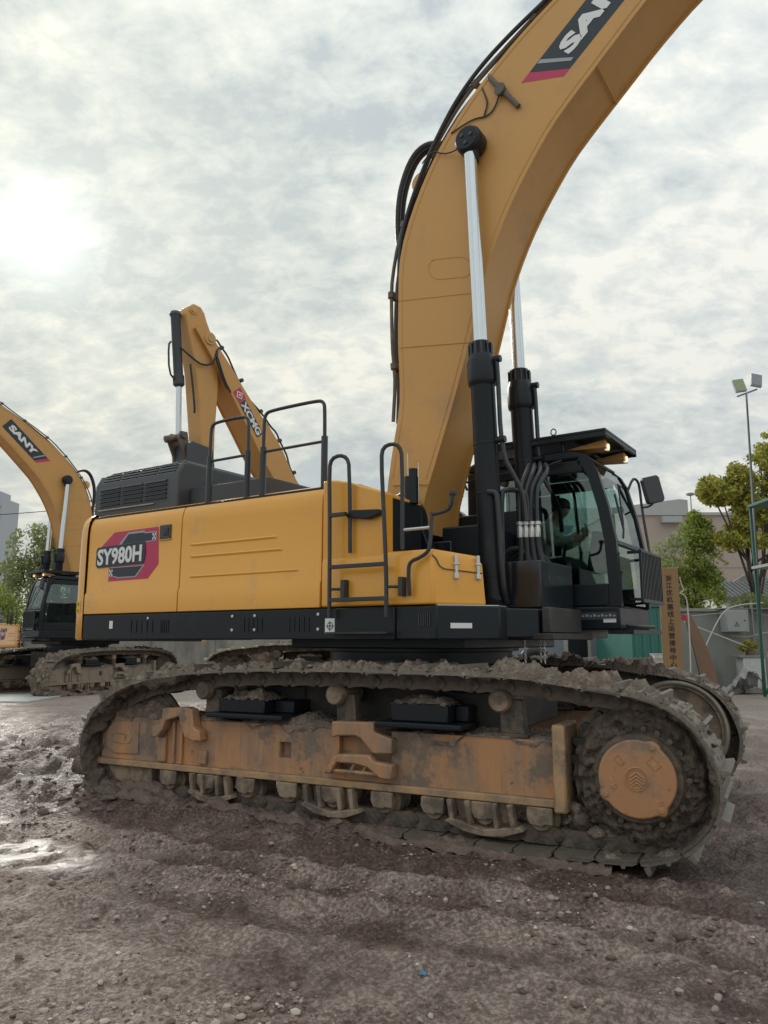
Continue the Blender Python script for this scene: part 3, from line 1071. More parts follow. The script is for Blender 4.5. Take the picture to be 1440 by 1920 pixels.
g.build('catch_handle', 'dark_steel', rd, bevel=.004)

# louvred hood behind, on top
g = MB()
g.prism([(-1.20, 3.10), (-1.20, 3.555), (-1.12, 3.70), (1.0, 3.70), (1.08, 3.55), (1.08, 3.10)], -4.16, -2.60, 'x')
hood = up(g, 'louvre_hood', 'charcoal', .018)
g = MB()
g.prism([(-4.158, 3.59), (-4.158, 3.70), (-4.0, 3.74), (-2.64, 3.74), (-2.602, 3.70), (-2.602, 3.59)], -1.06, .95, 'y')
g.build('hood_crown', 'charcoal', hood, bevel=.01)
sl0, sl1 = Vector((0, -1.20, 3.555)), Vector((0, -1.12, 3.70))
sd_ = (sl1 - sl0).normalized()
sn_ = Vector((0, -sd_.z, sd_.y))
for c in range(4):
    for r_ in range(3):
        x0 = -4.03 + c * .345
        a = sl0.lerp(sl1, .20 + r_ * .27)
        Mx = Matrix(((1, 0, 0, x0), (0, sd_.y, sn_.y, a.y), (0, sd_.z, sn_.z, a.z), (0, 0, 0, 1)))
        g = MB()
        g.box((0, -.012, -.004), (.31, .014, .0025), Mx)
        g.build('louvre_slot', 'black_gloss', hood)
        g = MB()
        g.box((0, .0145, -.004), (.31, .022, .012), Mx)
        g.build('louvre_slat', 'charcoal', hood)
for c in range(3):
    for r_ in range(5):
        x0 = -4.06 + c * .43
        z0 = 3.275 + r_ * .052
        g = MB()
        g.prism([(-1.224, z0), (-1.201, z0 + .026), (-1.201, z0 + .012)], x0, x0 + .40, 'x')
        g.build('louvre_slat', 'charcoal', hood, smooth=0)
        g = MB()
        g.box((x0, -1.2035, z0 - .017), (x0 + .40, -1.201, z0 + .008))
        g.build('louvre_slot', 'black_gloss', hood)
g = MB()
g.tube([(-4.05, -1.215, 3.225), (-3.0, -1.215, 3.225)], .008, 6)
g.build('hood_trim', 'silver', hood)
g = MB()
g.box((-2.595, -1.02, 3.13), (-1.35, .95, 3.40))
g.build('hood_front_block', 'charcoal', hood, bevel=.02)
g = MB()
g.lathe((-.55, -.8, 3.138), (0, 0, 1), [(0, .10), (.05, .10), (.055, .085), (.08, .08), (.085, 0)], 20)
up(g, 'filler_cap', 'pipe_brown')
g = MB()
g.lathe((-.6, .2, 3.13), (0, 0, 1), [(0, .13), (.12, .13), (.16, .09), (.2, .05), (.2, 0)], 20)
up(g, 'breather', 'black')

# handrails on the hood
def rail(name, paths, r=.019, mat='tube_black'):
    g = MB()
    for p, s in paths:
        g.tube(p, r, 8, s)
    return up(g, name, mat)


yr = -1.37
for x0, x1, nm in ((-1.91, -1.33, 'hood_handrail'), (-1.11, -.29, 'hood_handrail')):
    o = rail(nm, [([(x0, yr, 3.11), (x0, yr, 3.90), (x0 + .02, yr, 3.99), (x0 + .12, yr, 4.01), (x1 - .12, yr, 4.01), (x1 - .02, yr, 3.99), (x1, yr, 3.90), (x1, yr, 3.11)], 2)], .019)
    g = MB()
    g.tube([(x0, yr, 3.57), (x1, yr, 3.57)], .016, 8)
    g.build('mid_rail', 'tube_black', o)
    for x in (x0, x1):
        g = MB()
        g.tube([(x, yr, 3.09), (x, yr, 3.62)], .034, 8)
        g.build('rail_socket', 'tube_black', o)

# ladder and rails at the tool box
yl = -1.60
lad = rail('ladder', [([(-.03, yl, 1.80), (-.035, yl, 2.6), (-.05, yl, 3.22), (-.03, yl + .01, 3.31), (.05, yl + .03, 3.34), (.12, yl + .05, 3.31), (.145, yl + .06, 3.22), (.15, yl + .07, 2.40)], 1),
                      ([(.60, yl, 1.80), (.60, yl, 2.2), (.575, yl, 2.7), (.545, yl, 3.24), (.56, yl + .01, 3.34), (.64, yl + .03, 3.37), (.71, yl + .05, 3.34), (.735, yl + .06, 3.24), (.725, yl + .07, 2.40)], 1)], .0195)
for z, x1 in ((2.27, .595), (1.965, .60), (2.76, .15)):
    g = MB()
    g.box((-.03, yl - .02, z - .018), (x1, yl + .03, z + .018))
    g.build('rung', 'tube_black', lad, bevel=.004)
for x, d in ((-.03, 1), (.60, 1)):
    g = MB()
    g.tube([(x, yl, 2.065), (x + .13 * d, yl + .04, 2.065)], .014, 8)
    g.prism([(x + .13 * d - .022, 1.98), (x + .13 * d + .022, 1.98), (x + .13 * d + .022, 2.15), (x + .13 * d - .022, 2.15)], yl + .02, yl + .10, 'y')
    g.build('ladder_bracket', 'tube_black', lad, bevel=.004)
g = MB()
g.box((-.03, -1.66, 1.655), (.64, -1.45, 1.672))
g.build('step_plate', 'dark_steel', lad)
hr = rail('box_handrail', [([(.81, -1.55, 1.98), (.81, -1.57, 2.20), (.83, -1.57, 2.28), (.92, -1.55, 2.31), (1.0, -1.54, 2.36), (1.015, -1.53, 2.44), (1.015, -1.5, 2.71)], 2),
                           ([(1.015, -1.5, 2.69), (1.13, -1.5, 2.70), (1.2, -1.5, 2.73), (1.225, -1.5, 2.85)], 1)], .018)
g = MB()
g.tube([(.735, -1.53, 2.57), (1.015, -1.51, 2.575)], .014, 8)
g.build('cross_rail', 'silver', hr)
g = MB()
g.lathe((1.225, -1.5, 2.84), (0, 0, 1), [(0, .012), (.0, .03), (.02, .036), (.04, .03), (.045, 0)], 12)
g.build('rail_knob', 'tube_black', hr)

# tool box: sloping lid, angled front, two toggle latches
def rings(g, secs):
    n = len(secs[0])
    o = len(g.v)
    vs = [p for s_ in secs for p in s_]
    fs = []
    for k in range(len(secs) - 1):
        fs += [(k * n + i, k * n + (i + 1) % n, (k + 1) * n + (i + 1) % n, (k + 1) * n + i) for i in range(n)]
    fs += [tuple(range(n - 1, -1, -1)), tuple(range((len(secs) - 1) * n, len(secs) * n))]
    g.add(vs, fs)


g = MB()
rings(g, [[(-.205, -1.505, 1.905), (1.02, -1.505, 1.905), (1.32, -1.09, 1.905), (1.10, -.66, 1.905), (-.205, -.66, 1.905)],
          [(-.205, -1.505, 2.33), (1.01, -1.505, 2.33), (1.30, -1.11, 2.26), (1.09, -.67, 2.26), (-.205, -.67, 2.33)],
          [(-.205, -1.47, 2.395), (1.0, -1.465, 2.395), (1.25, -1.10, 2.345), (1.06, -.70, 2.345), (-.205, -.68, 2.40)]])
tb = up(g, 'tool_box', 'yellow', .02, 40, 3)
g = MB()
g.tube([(1.015, -1.505, 2.335), (1.04, -1.475, 2.30), (1.06, -1.455, 2.24), (1.085, -1.42, 2.215), (1.305, -1.115, 2.185)], .005, 5)
g.build('lid_seam', 'black_gloss', tb)
for t in (.45, .88):
    a = Vector((1.015, -1.505, 0)).lerp(Vector((1.31, -1.10, 0)), t)
    d = Vector((.30, .41, 0)).normalized()
    n_ = Vector((d.y, -d.x, 0))
    Mx = Matrix((( d.x, n_.x, 0, a.x), (d.y, n_.y, 0, a.y), (0, 0, 1, 0), (0, 0, 0, 1)))
    g = MB()
    g.box((-.015, -.01, 2.17), (.015, .022, 2.34), Mx)
    g.box((-.022, -.01, 2.13), (.022, .026, 2.175), Mx)
    g.cyl(Mx @ Vector((-.028, .02, 2.26)), Mx @ Vector((.028, .02, 2.26)), .010, n=8)
    g.build('toggle_latch', 'silver', tb, bevel=.004)

# ---- boom
BL = [(-.20, 2.72), (-.19, 3.1), (-.12, 3.67), (-.05, 4.05), (-.035, 4.31), (-.065, 4.93), (-.055, 5.37), (-.055, 5.78), (.01, 6.12), (.14, 6.46), (.32, 6.83), (.55, 7.18), (.92, 7.59), (1.29, 7.9), (1.58, 8.11), (1.95, 8.33), (2.6, 8.72), (3.6, 9.2), (5.0, 9.65), (6.6, 9.85), (7.8, 9.8)]
BR = [(.27, 2.72), (.27, 3.0), (.37, 3.29), (.82, 4.68), (1.0, 5.3), (1.07, 5.53), (1.24, 5.93), (1.42, 6.26), (1.60, 6.53), (1.82, 6.84), (2.10, 7.12), (2.42, 7.42), (2.86, 7.84), (3.35, 8.22), (4.3, 8.72), (5.4, 9.1), (6.6, 9.35), (7.8, 9.40)]


def resample(P, n):
    P = np.array(P, float)
    for _ in range(2):
        Q = [P[0]]
        for a, b in zip(P[:-1], P[1:]):
            Q += [a * .75 + b * .25, a * .25 + b * .75]
        Q.append(P[-1])
        P = np.array(Q)
    d = np.r_[0, np.cumsum(np.hypot(*np.diff(P, axis=0).T))]
    t = np.linspace(0, d[-1], n)
    return np.c_[np.interp(t, d, P[:, 0]), np.interp(t, d, P[:, 1])]


def boom_mesh(BLp, BRp, wfun, n=60, inset=.022):
    a, b = resample(BLp, n), resample(BRp, n)
    g = MB()
    # cross-section: side plates stand a little proud of the top and bottom plates
    secs = []
    for p, q in zip(a, b):
        w_ = wfun(p, q)
        d = (q - p) / np.hypot(*(q - p))
        pi, qi = p + d * inset, q - d * inset
        t = .03
        sec = [(p, -w_), (p, -w_ + t), (pi, -w_ + t), (pi, w_ - t), (p, w_ - t), (p, w_), (q, w_), (q, w_ - t), (qi, w_ - t), (qi, -w_ + t), (q, -w_ + t), (q, -w_)]
        secs.append([(c[0], y, c[1]) for c, y in sec])
    rings(g, secs)
    return g, a, b


def wboom(p, q):
    z = p[1]
    return .345 + .07 * min(1, max(0, (4.3 - z) / 1.5))


g, LA, RA = boom_mesh(BL, BR, wboom)
boom = up(g, 'boom', 'boom_yellow', 0, 30)


def seam(par, pts, y, r=.006, mat='boom_yellow', name='weld_seam'):
    for s in (-1, 1):
        g = MB()
        g.tube([(p[0], s * (y if not isinstance(y, (list, tuple)) else y[i]), p[1]) for i, p in enumerate(pts)], r, 6)
        g.build(name, mat, par)


seam(boom, [(-.05, 5.40), (.98, 5.24)], .346)
seam(boom, [(-.04, 4.84), (.84, 4.71)], .348)
seam(boom, [(-.09, 3.26), (.34, 3.22)], .408)
for s in (-1, 1):
    for lst, k in ((RA, -1), (LA, 1)):
        g = MB()
        pts = []
        for i in range(3, 52):
            dd = (RA[i] - LA[i]) / np.hypot(*(RA[i] - LA[i]))
            q_ = lst[i] + dd * .055 * k
            pts.append((q_[0], s * (wboom(LA[i], RA[i]) + .001), q_[1]))
        g.tube(pts, .0055, 5)
        g.build('weld_seam', 'boom_yellow', boom)
pp = []
for i in range(29):
    a = 2 * math.pi * i / 28
    c, s_ = math.cos(a), math.sin(a)
    u, v = math.copysign(.14, c) + .125 * c, .125 * s_
    pp.append((.61 + u - v * .18, 5.615 + v - u * .20))
seam(boom, pp, .346, .005)
g = MB()
g.tube([(2.32, -.335, 7.325), (2.32, .335, 7.325)], .009, 6)
g.build('weld_seam', 'boom_yellow', boom)
g = MB()
g.tube([(.83, -.335, 4.70), (.83, .335, 4.70)], .009, 6)
g.build('weld_seam', 'boom_yellow', boom)


def on_boom(pts, mat, name, par, yo, sides=(-1, 1)):
    for s in sides:
        g = MB()
        g.prism(pts, s * yo, s * (yo - .003), 'y')
        g.build(name, mat, par, smooth=0)


def boom_badge(par, org, ux, uy, L, Hh, y, word, flip=False, sides=(-1, 1)):
    """band along the boom: org lower-left in (x,z), ux along the band towards the tip, uy across it"""
    ox, oz = org
    def P(a, b):
        return (ox + ux[0] * a + uy[0] * b, oz + ux[1] * a + uy[1] * b)
    on_boom([P(-.22, Hh), P(0, 0), P(L, 0), P(L, Hh)], 'decal_dark', 'badge_band', par, y + .003, sides)
    on_boom([P(-.225, Hh * .97), P(-.035, .05), P(.005, .05), P(-.175, Hh * .97)], 'decal_grey', 'badge_stripe', par, y + .006, sides)
    on_boom([P(-.335, Hh), P(-.10, 0), P(-.002, 0), P(-.222, Hh)], 'decal_dark', 'badge_stripe', par, y + .003, sides)
    on_boom([P(-.46, Hh), P(-.19, 0), P(-.102, 0), P(-.337, Hh)], 'decal_red', 'badge_tail', par, y + .003, sides)
    for s in sides:
        if s < 0:
            o3, x3, y3 = P(-.0, Hh * .27), (ux[0], 0, ux[1]), (uy[0], 0, uy[1])
        else:
            o3, x3, y3 = P(1.17, Hh * .27), (-ux[0], 0, -ux[1]), (uy[0], 0, uy[1])
        letters('badge_lettering', word, 'decal_white', par, (o3[0], s * (y + .0045), o3[1]), x3, y3, 1.15, Hh * .52, off=.055, depth=.004)


bu = Vector((.757, .653)).normalized()
bv = Vector((-bu.y, bu.x))
# lower edge of the band runs beside the lower chord
boom_badge(boom, (2.12, 7.48), (bu.x, bu.y), (bv.x, bv.y), 1.32, .40, .345, 'SANY')

# boom foot brackets
for s in (-1, 1):
    g = MB()
    arc = [(.06 + .32 * math.cos(R(a)), 2.80 + .32 * math.sin(R(a))) for a in range(-10, 191, 12)]
    g.prism([(.55, 1.90), (.52, 2.4)] + arc + [(-.45, 2.3), (-.5, 1.90)], s * .60, s * .46, 'y')
    br = up(g, 'boom_bracket', 'black', .015)
    g = MB()
    g.lathe((.06, s * .60, 2.80), (0, s, 0), [(0, .24), (.02, .24), (.025, .20), (.012, .19), (.012, .10), (.05, .09), (.05, 0)], 32)
    g.build('pin_boss', 'black', br)
g = MB()
g.box((.62, -.44, 1.90), (1.58, .42, 2.35))
g.box((-.2, -.42, 1.90), (.62, .42, 2.60))
up(g, 'boom_well', 'black_gloss', .01)

# ---- boom cylinders
for s in (-1, 1):
    y = s * .49
    A, B = Vector((1.12, y, 1.85)), Vector((.955, y, 6.92))
    d = (B - A).normalized()
    Lb = (B - A).length

    def at(z):
        return A + d * ((z - A.z) / d.z)
    g = MB()
    g.lathe(at(1.95), d, [(0, .10), (.02, .122), (2.18, .122), (2.19, .126), (2.21, .145), (2.25, .15), (2.44, .15), (2.47, .138), (2.52, .125), (2.525, .112), (2.60, .108), (2.66, .102), (2.66, .06)], 36)
    cb = up(g, 'cylinder_barrel', 'black', 0, 40)
    for i in range(12):
        a = 2 * math.pi * i / 12
        p = at(4.49) + Vector((math.cos(a) * .118, math.sin(a) * .118, 0))
        g = MB()
        g.cyl(p - d * .04, p + d * .10, .013, n=6)
        g.build('gland_bolt', 'black_gloss', cb)
    for z in (3.02, 3.52, 2.2):
        g = MB()
        g.lathe(at(z), d, [(0, .1225), (.002, .127), (.022, .127), (.024, .1225)], 36)
        g.build('pipe_clamp', 'black', cb)
    g = MB()
    g.lathe(at(4.58), d, [(0, .07), (6.76 - 4.58, .07)], 32)
    g.build('piston_rod', 'chrome', cb)
    g = MB()
    g.lathe((.955, s * .37, 6.92), (0, s, 0), [(0, .145), (.02, .155), (.17, .155), (.19, .145), (.20, .13), (.21, .125), (.215, .0)], 36)
    g.cyl((.96, s * .47, 6.82), (.965, s * .47, 6.68), .09, .078, 24)
    bs = g.build('rod_eye', 'black', cb)
    for i in range(3):
        a = 2 * math.pi * i / 3 + .4
        g = MB()
        g.cyl((.955 + .06 * math.cos(a), s * .584, 6.92 + .06 * math.sin(a)), (.955 + .06 * math.cos(a), s * .594, 6.92 + .06 * math.sin(a)), .022, n=12)
        g.build('cap_bolt', 'black_gloss', bs)
    g = MB()
    g.lathe((A.x, s * .36, A.z), (0, s, 0), [(0, .15), (.26, .15)], 24)
    g.build('foot_eye', 'black', cb)
    # oil pipe along the barrel
    xo = .165
    g = MB()
    g.tube([(at(4.40).x + .10, y, 4.40), (at(4.40).x + xo, y, 4.40), (at(4.3).x + xo + .01, y, 4.30), (at(3.42).x + xo, y, 3.42), (1.34, y + .06, 3.18), (1.40, y + .12, 3.02), (1.41, y + .14, 2.75)], .024, 8, 2)
    g.build('oil_pipe', 'tube_black', cb)
    for z in (4.40, 3.56):
        g = MB()
        g.cyl((at(z).x + .09, y, z), (at(z).x + xo + .05, y, z), .036, n=10)
        g.build('pipe_bracket', 'black', cb)
    g = MB()
    g.tube([(at(2.98).x + .05, y - s * -.02 - .12, 3.02), (1.20, y - .10, 3.02), (1.23, y - .1, 2.95), (1.26, y - .1, 2.1), (1.25, y, 1.95)], .028, 8, 2)
    g.build('oil_pipe', 'tube_black', cb)

# silver hose couplings with hoses looping down beside the cab
for k in range(4):
    x = 1.31 + .052 * k
    y = -.26 + .02 * k
    g = MB()
    g.tube([(x, y, 2.66), (x + .01, y, 2.45), (x - .015 + .045 * k, y - .03, 2.15), (x - .07 + .03 * k, y, 1.98), (x - .18, y + .12, 1.90)], .030, 10, 2)
    hz = up(g, 'hydraulic_hose', 'rubber')
    g = MB()
    g.lathe((x, y, 2.60), (0, 0, 1), [(0, .032), (.09, .030), (.12, .022), (.125, .036), (.155, .036), (.16, .022)], 12)
    g.build('hose_coupling', 'silver', hz)
    g = MB()
    g.tube([(x, y, 2.74), (x, y, 3.0), (x + .01, y + .05, 3.15), (x + .02 * k, y + .2, 3.3), (x - .05, y + .4, 3.42)], .022, 8, 2)
    g.build('steel_pipe', 'tube_black', hz)
rail('hose_guard', [([(1.20, -.45, 1.95), (1.20, -.45, 3.02), (1.23, -.42, 3.07), (1.36, -.30, 3.06), (1.40, -.28, 3.0), (1.40, -.28, 2.76)], 2)], .026)

# pipes and hoses on the boom's back
for k, (yy_, off) in enumerate(((-.26, .11), (-.19, .12), (.10, .12), (.22, .11))):
    n_ = 34
    pts = []
    for i in range(5, n_):
        p, q = LA[int(i * 46 / n_)], RA[int(i * 46 / n_)]
        d = (p - q) / np.hypot(*(p - q))
        o_ = off + (.03 if k in (0, 3) else 0) + .02 * math.sin(i * .8 + k)
        pts.append((p[0] + d[0] * o_, yy_, p[1] + d[1] * o_))
    g = MB()
    g.tube(pts, .021 if k in (0, 3) else .026, 8, 1)
    bp_ = up(g, 'boom_pipe', 'pipe_brown' if k in (0, 3) else 'tube_black')
    for i in range(2, len(pts) - 1, 3):
        a = Vector(pts[i])
        dirn = (Vector(pts[i + 1]) - Vector(pts[i - 1])).normalized()
        g = MB()
        g.cyl(a - dirn * .035, a + dirn * .035, .042, n=8)
        g.build('pipe_clip', 'pipe_brown', bp_)
for y, r_ in ((-.24, .030), (-.30, .024)):
    pts = []
    for i in range(14, 46, 2):
        p, q = LA[i], RA[i]
        d = (p - q) / np.hypot(*(p - q))
        o_ = (.17 + .05 * math.sin(i * .55 + y * 20)) * min(1.0, .12 + (i - 14) * .16)
        pts.append((p[0] + d[0] * o_, y, p[1] + d[1] * o_))
    g = MB()
    g.tube(pts, r_, 8, 2)
    up(g, 'boom_hose', 'rubber')
for y, r_ in ((-.05, .036), (.04, .036)):
    g = MB()
    g.tube([(.40, y, 7.36), (.16, y, 7.46), (-.04, y, 7.36), (-.19, y, 7.05), (-.25, y, 6.7), (-.24, y, 6.3), (-.17, y, 5.95), (-.10, y, 5.6)], r_, 10, 2)
    up(g, 'boom_hose', 'rubber')
g = MB()
g.lathe((.14, -.16, 6.92), (0, 1, 0), [(0, 0), (0, .07), (.02, .075), (.02, .13), (.06, .14), (.28, .14), (.28, 0)], 28)
up(g, 'boom_lug', 'pale_yellow')
g = MB()
g.tube([(1.16, -.37, 7.68), (1.30, -.39, 7.46), (1.48, -.37, 7.20)], .028, 8)
g.tube([(1.12, -.30, 7.78), (1.16, -.37, 7.68)], .024, 8)
lb = up(g, 'boom_light_bracket', 'pipe_brown')
g = MB()
g.lathe((1.30, -.36, 7.46), (-.2, -1, 0), [(0, .05), (.06, .07), (.07, .065), (.07, 0)], 14)
g.build('bracket_joint', 'pipe_brown', lb)
g = MB()
g.tube([(.66, -.355, 7.22), (.78, -.365, 7.24), (.95, -.36, 7.28), (1.1, -.36, 7.24), (1.2, -.36, 7.30), (1.26, -.37, 7.43)], .009, 6, 2)
g.tube([(1.05, -.35, 7.62), (1.09, -.36, 7.5), (1.12, -.36, 7.40), (1.07, -.36, 7.26)], .009, 6, 2)
g.tube([(.28, -.36, 6.98), (.42, -.38, 7.08), (.6, -.38, 6.96), (.82, -.45, 6.92)], .008, 6, 2)
g.build('lamp_cable', 'rubber', lb)

# ---- cab
CY0, CY1 = .50, 1.62
CAB = [(.32, 1.70), (2.03, 1.70), (2.05, 1.95), (2.025, 2.62), (1.965, 2.96), (1.87, 3.34), (1.75, 3.54), (1.60, 3.60), (.42, 3.60), (.32, 3.50)]
g = MB()
g.box((.32, CY0, 1.70), (2.03, CY1, 1.94))
g.box((.34, CY0 + .03, 1.94), (.50, CY1 - .03, 2.35))
cab = up(g, 'cab', 'black', .02)


def cabp(mb, name, mat, bevel=0.0, par=None, smooth=35):
    return mb.build(name, mat, par or cab, None, bevel, smooth)


FRONT = [(2.05, 1.94), (2.045, 2.15), (2.025, 2.62), (1.965, 2.96), (1.87, 3.34), (1.80, 3.47), (1.70, 3.56)]
INNER = [(1.93, 1.94), (1.93, 2.15), (1.905, 2.62), (1.85, 2.96), (1.765, 3.30), (1.72, 3.40), (1.64, 3.47)]
for y0, y1 in ((CY0, CY0 + .07), (CY1 - .07, CY1)):
    g = MB()
    n = len(FRONT)
    for i in range(n - 1):
        g.prism([FRONT[i], FRONT[i + 1], INNER[i + 1], INNER[i]], y0, y1, 'y')
    cabp(g, 'front_pillar', 'black')
    g = MB()
    g.box((.34, y0, 1.945), (.62, y1, 3.50))
    cabp(g, 'rear_pillar', 'black', .02)
    g = MB()
    g.box((.622, y0 + .005, 1.945), (1.925, y1 - .005, 2.17))
    cabp(g, 'side_panel', 'black', .01)
    g = MB()
    g.box((.622, y0, 3.36), (1.70, y1, 3.49))
    cabp(g, 'roof_rail', 'black', .01)
g = MB()
g.prism([(.33, 3.50), (1.69, 3.50), (1.745, 3.555), (1.60, 3.615), (.45, 3.62), (.35, 3.58)], CY0, CY1, 'y')
cabp(g, 'roof', 'black', .03)
yg = CY0 + .03
g = MB()
g.prism([(.622, 2.172), (1.925, 2.172), (1.903, 2.62), (1.848, 2.96), (1.765, 3.29), (1.70, 3.357), (.622, 3.357)], yg, yg + .006, 'y')
cabp(g, 'side_window', 'cab_glass')
g = MB()
g.prism([(.622, 2.172), (1.925, 2.172), (1.903, 2.62), (1.848, 2.96), (1.765, 3.29), (1.70, 3.357), (.622, 3.357)], CY1 - .036, CY1 - .03, 'y')
cabp(g, 'door_window', 'clear_glass')
g = MB()
g.prism([(1.30, 2.17), (1.335, 2.17), (1.245, 3.36), (1.21, 3.36)], CY1 - .055, CY1 - .038, 'y')
g.box((.63, CY1 - .06, 2.60), (1.05, CY1 - .04, 3.34))
cabp(g, 'door_frame', 'black')
g = MB()
for i in range(2, 6):
    a, b = FRONT[i], FRONT[i + 1]
    g.add([(a[0] - .02, CY0 + .072, a[1]), (a[0] - .02, CY1 - .072, a[1]), (b[0] - .02, CY1 - .072, b[1]), (b[0] - .02, CY0 + .072, b[1])], [(0, 1, 2, 3)])
cabp(g, 'windscreen', 'clear_glass', smooth=60)
g = MB()
g.add([(2.03, CY0 + .072, 1.96), (2.03, CY1 - .072, 1.96), (2.008, CY1 - .072, 2.56), (2.008, CY0 + .072, 2.56)], [(0, 1, 2, 3)])
cabp(g, 'lower_windscreen', 'cab_glass')
g = MB()
g.box((1.985, CY0 + .06, 2.565), (2.03, CY1 - .06, 2.615))
cabp(g, 'windscreen_bar', 'black', .008)
g = MB()
g.box((1.64, CY0 + .06, 3.475), (1.70, CY1 - .06, 3.52))
cabp(g, 'windscreen_bar', 'black', .008)
g = MB()
g.add([(.33, CY0 + .1, 2.4), (.33, CY1 - .1, 2.4), (.33, CY1 - .1, 3.4), (.33, CY0 + .1, 3.4)], [(0, 1, 2, 3)])
cabp(g, 'rear_window', 'clear_glass')
g = MB()
g.tube([(2.045, .70, 2.65), (2.03, .78, 2.75), (1.93, .86, 3.15)], .012, 6)
g.tube([(2.02, .82, 2.80), (1.935, .98, 3.28)], .010, 6)
cabp(g, 'wiper', 'rubber')
# interior
g = MB()
g.box((.72, .82, 1.95), (1.22, 1.32, 2.22))
g.prism([(.72, 2.22), (1.28, 2.24), (1.27, 2.36), (.80, 2.34), (.70, 2.40), (.52, 3.02), (.42, 2.98), (.58, 2.30)], .82, 1.32, 'y')
g.prism([(.40, 3.0), (.52, 3.04), (.48, 3.22), (.38, 3.20)], .93, 1.21, 'y')
cabp(g, 'operator_seat', 'seat_cloth', .04)
g = MB()
g.box((.75, .62, 1.95), (1.45, .78, 2.42))
g.box((.75, 1.36, 1.95), (1.35, 1.52, 2.42))
g.cyl((1.38, .70, 2.42), (1.42, .70, 2.62), .018, n=8)
g.cyl((1.30, 1.44, 2.42), (1.34, 1.44, 2.62), .018, n=8)
cabp(g, 'console', 'black', .03)
g = MB()
g.prism([(1.66, 2.30), (1.88, 2.30), (1.86, 2.72), (1.74, 2.74)], .62, .92, 'y')
cabp(g, 'monitor', 'black', .015)
g = MB()
for y in (.9, 1.05, 1.2):
    g.cyl((1.78, y, 1.95), (1.86, y, 2.35), .014, n=8)
    g.box((1.70, y - .04, 1.97), (1.80, y + .04, 2.0))
cabp(g, 'pedal_lever', 'silver')
g = MB()
g.box((1.0, CY0 + .012, 2.265), (1.38, CY0 + .024, 2.345))
cabp(g, 'green_sticker', surf('sticker_green', (0.25, 0.46, 0.38), .5))
for z, x0, x1, nm in ((1.86, 1.62, 2.0, 'data_plate'), (1.795, 1.86, 1.99, 'paper_label')):
    g = MB()
    g.box((x0, CY0 - .004, z - .035 * (nm == 'data_plate') - .02), (x1, CY0 - .001, z + .02))
    cabp(g, nm, 'decal_white' if nm == 'paper_label' else 'charcoal')
g = MB()
for k in range(9):
    g.box((1.64 + k * .04, CY0 - .0065, 1.835), (1.664 + k * .04, CY0 - .0045, 1.85 + .01 * (k % 2)))
cabp(g, 'plate_print', 'decal_grey')
# roof guard, lamps, mirror, front guard, rails
g = MB()
g.box((.45, .44, 3.755), (1.99, 1.60, 3.785))
g.box((.45, .44, 3.70), (1.99, .47, 3.754))
g.box((.45, 1.57, 3.70), (1.99, 1.60, 3.754))
g.box((1.96, .475, 3.715), (1.99, 1.565, 3.754))
g.box((1.55, .475, 3.72), (1.60, 1.565, 3.754))
for x in (.6, 1.5):
    for y in (.52, 1.53):
        g.cyl((x, y, 3.60), (x, y, 3.72), .022, n=8)
cabp(g, 'roof_guard', 'black', .006)
g = MB()
g.tube([(1.42 + .03 * math.cos(a * .524), .46, 3.825 + .035 * math.sin(a * .524)) for a in range(13)], .007, 6)
cabp(g, 'lifting_eye', 'dark_steel')
for y in (.62, 1.30):
    g = MB()
    rings(g, [[(1.50, y, 3.635), (1.56, y + .2, 3.635), (1.56, y + .2, 3.645), (1.50, y, 3.645)],
              [(1.86, y - .01, 3.62), (1.84, y + .22, 3.62), (1.84, y + .21, 3.70), (1.86, y + .0, 3.70)],
              [(1.93, y - .01, 3.62), (1.91, y + .22, 3.62), (1.91, y + .21, 3.705), (1.93, y + .0, 3.705)]])
    lm = cabp(g, 'work_lamp_hood', 'boom_yellow', .01)
    g = MB()
    g.lathe((1.90, y + .10, 3.645), (1, 0, -.12), [(0, .034), (.03, .038), (.035, .034), (.035, 0)], 18)
    g.build('lamp_lens', 'lamp_lit', lm)
g = MB()
g.tube([(1.86, 1.60, 3.30), (1.90, 1.70, 3.47), (1.93, 1.76, 3.47), (1.955, 1.78, 3.40), (1.97, 1.78, 3.1), (2.04, 1.74, 2.58), (2.05, 1.66, 2.5)], .016, 8, 1)
g.tube([(1.97, 1.78, 3.13), (2.06, 1.80, 3.14), (2.12, 1.80, 3.20), (2.13, 1.80, 3.27)], .012, 8, 1)
ma = cabp(g, 'mirror_arm', 'tube_black')
g = MB()
rings(g, [[(2.10 + .035 * sx_, 1.78 + .115 * c, 3.33 + .16 * s_) for c, s_ in ((-.8, -1), (.8, -1), (1, -.8), (1, .8), (.8, 1), (-.8, 1), (-1, .8), (-1, -.8))] for sx_ in (-1, 1)])
mi = g.build('mirror_housing', 'charcoal', ma, bevel=.015)
mi.matrix_basis = Matrix.Translation((2.10, 1.78, 3.33)) @ Matrix.Rotation(R(-42), 4, 'Z') @ Matrix.Rotation(R(14), 4, 'X') @ Matrix.Translation((-2.10, -1.78, -3.33))
g = MB()
g.box((2.17, .78, 1.98), (2.20, 1.62, 2.02))
g.box((2.17, .78, 2.50), (2.20, 1.62, 2.53))
for y in (.80, 1.60):
    g.box((2.05, y - .015, 2.0), (2.17, y + .015, 2.03))
    g.box((2.05, y - .015, 2.49), (2.17, y + .015, 2.52))
fg = cabp(g, 'front_guard', 'black', .004)
for k in range(15):
    g = MB()
    y = .80 + k * .0571
    g.box((2.17, y - .016, 2.022), (2.195, y + .006, 2.498))
    g.build('guard_bar', 'black', fg)
g = MB()
g.tube([(2.06, .62, 1.74), (2.12, .70, 1.74), (2.12, 1.5, 1.74), (2.06, 1.6, 1.74)], .018, 8, 1)
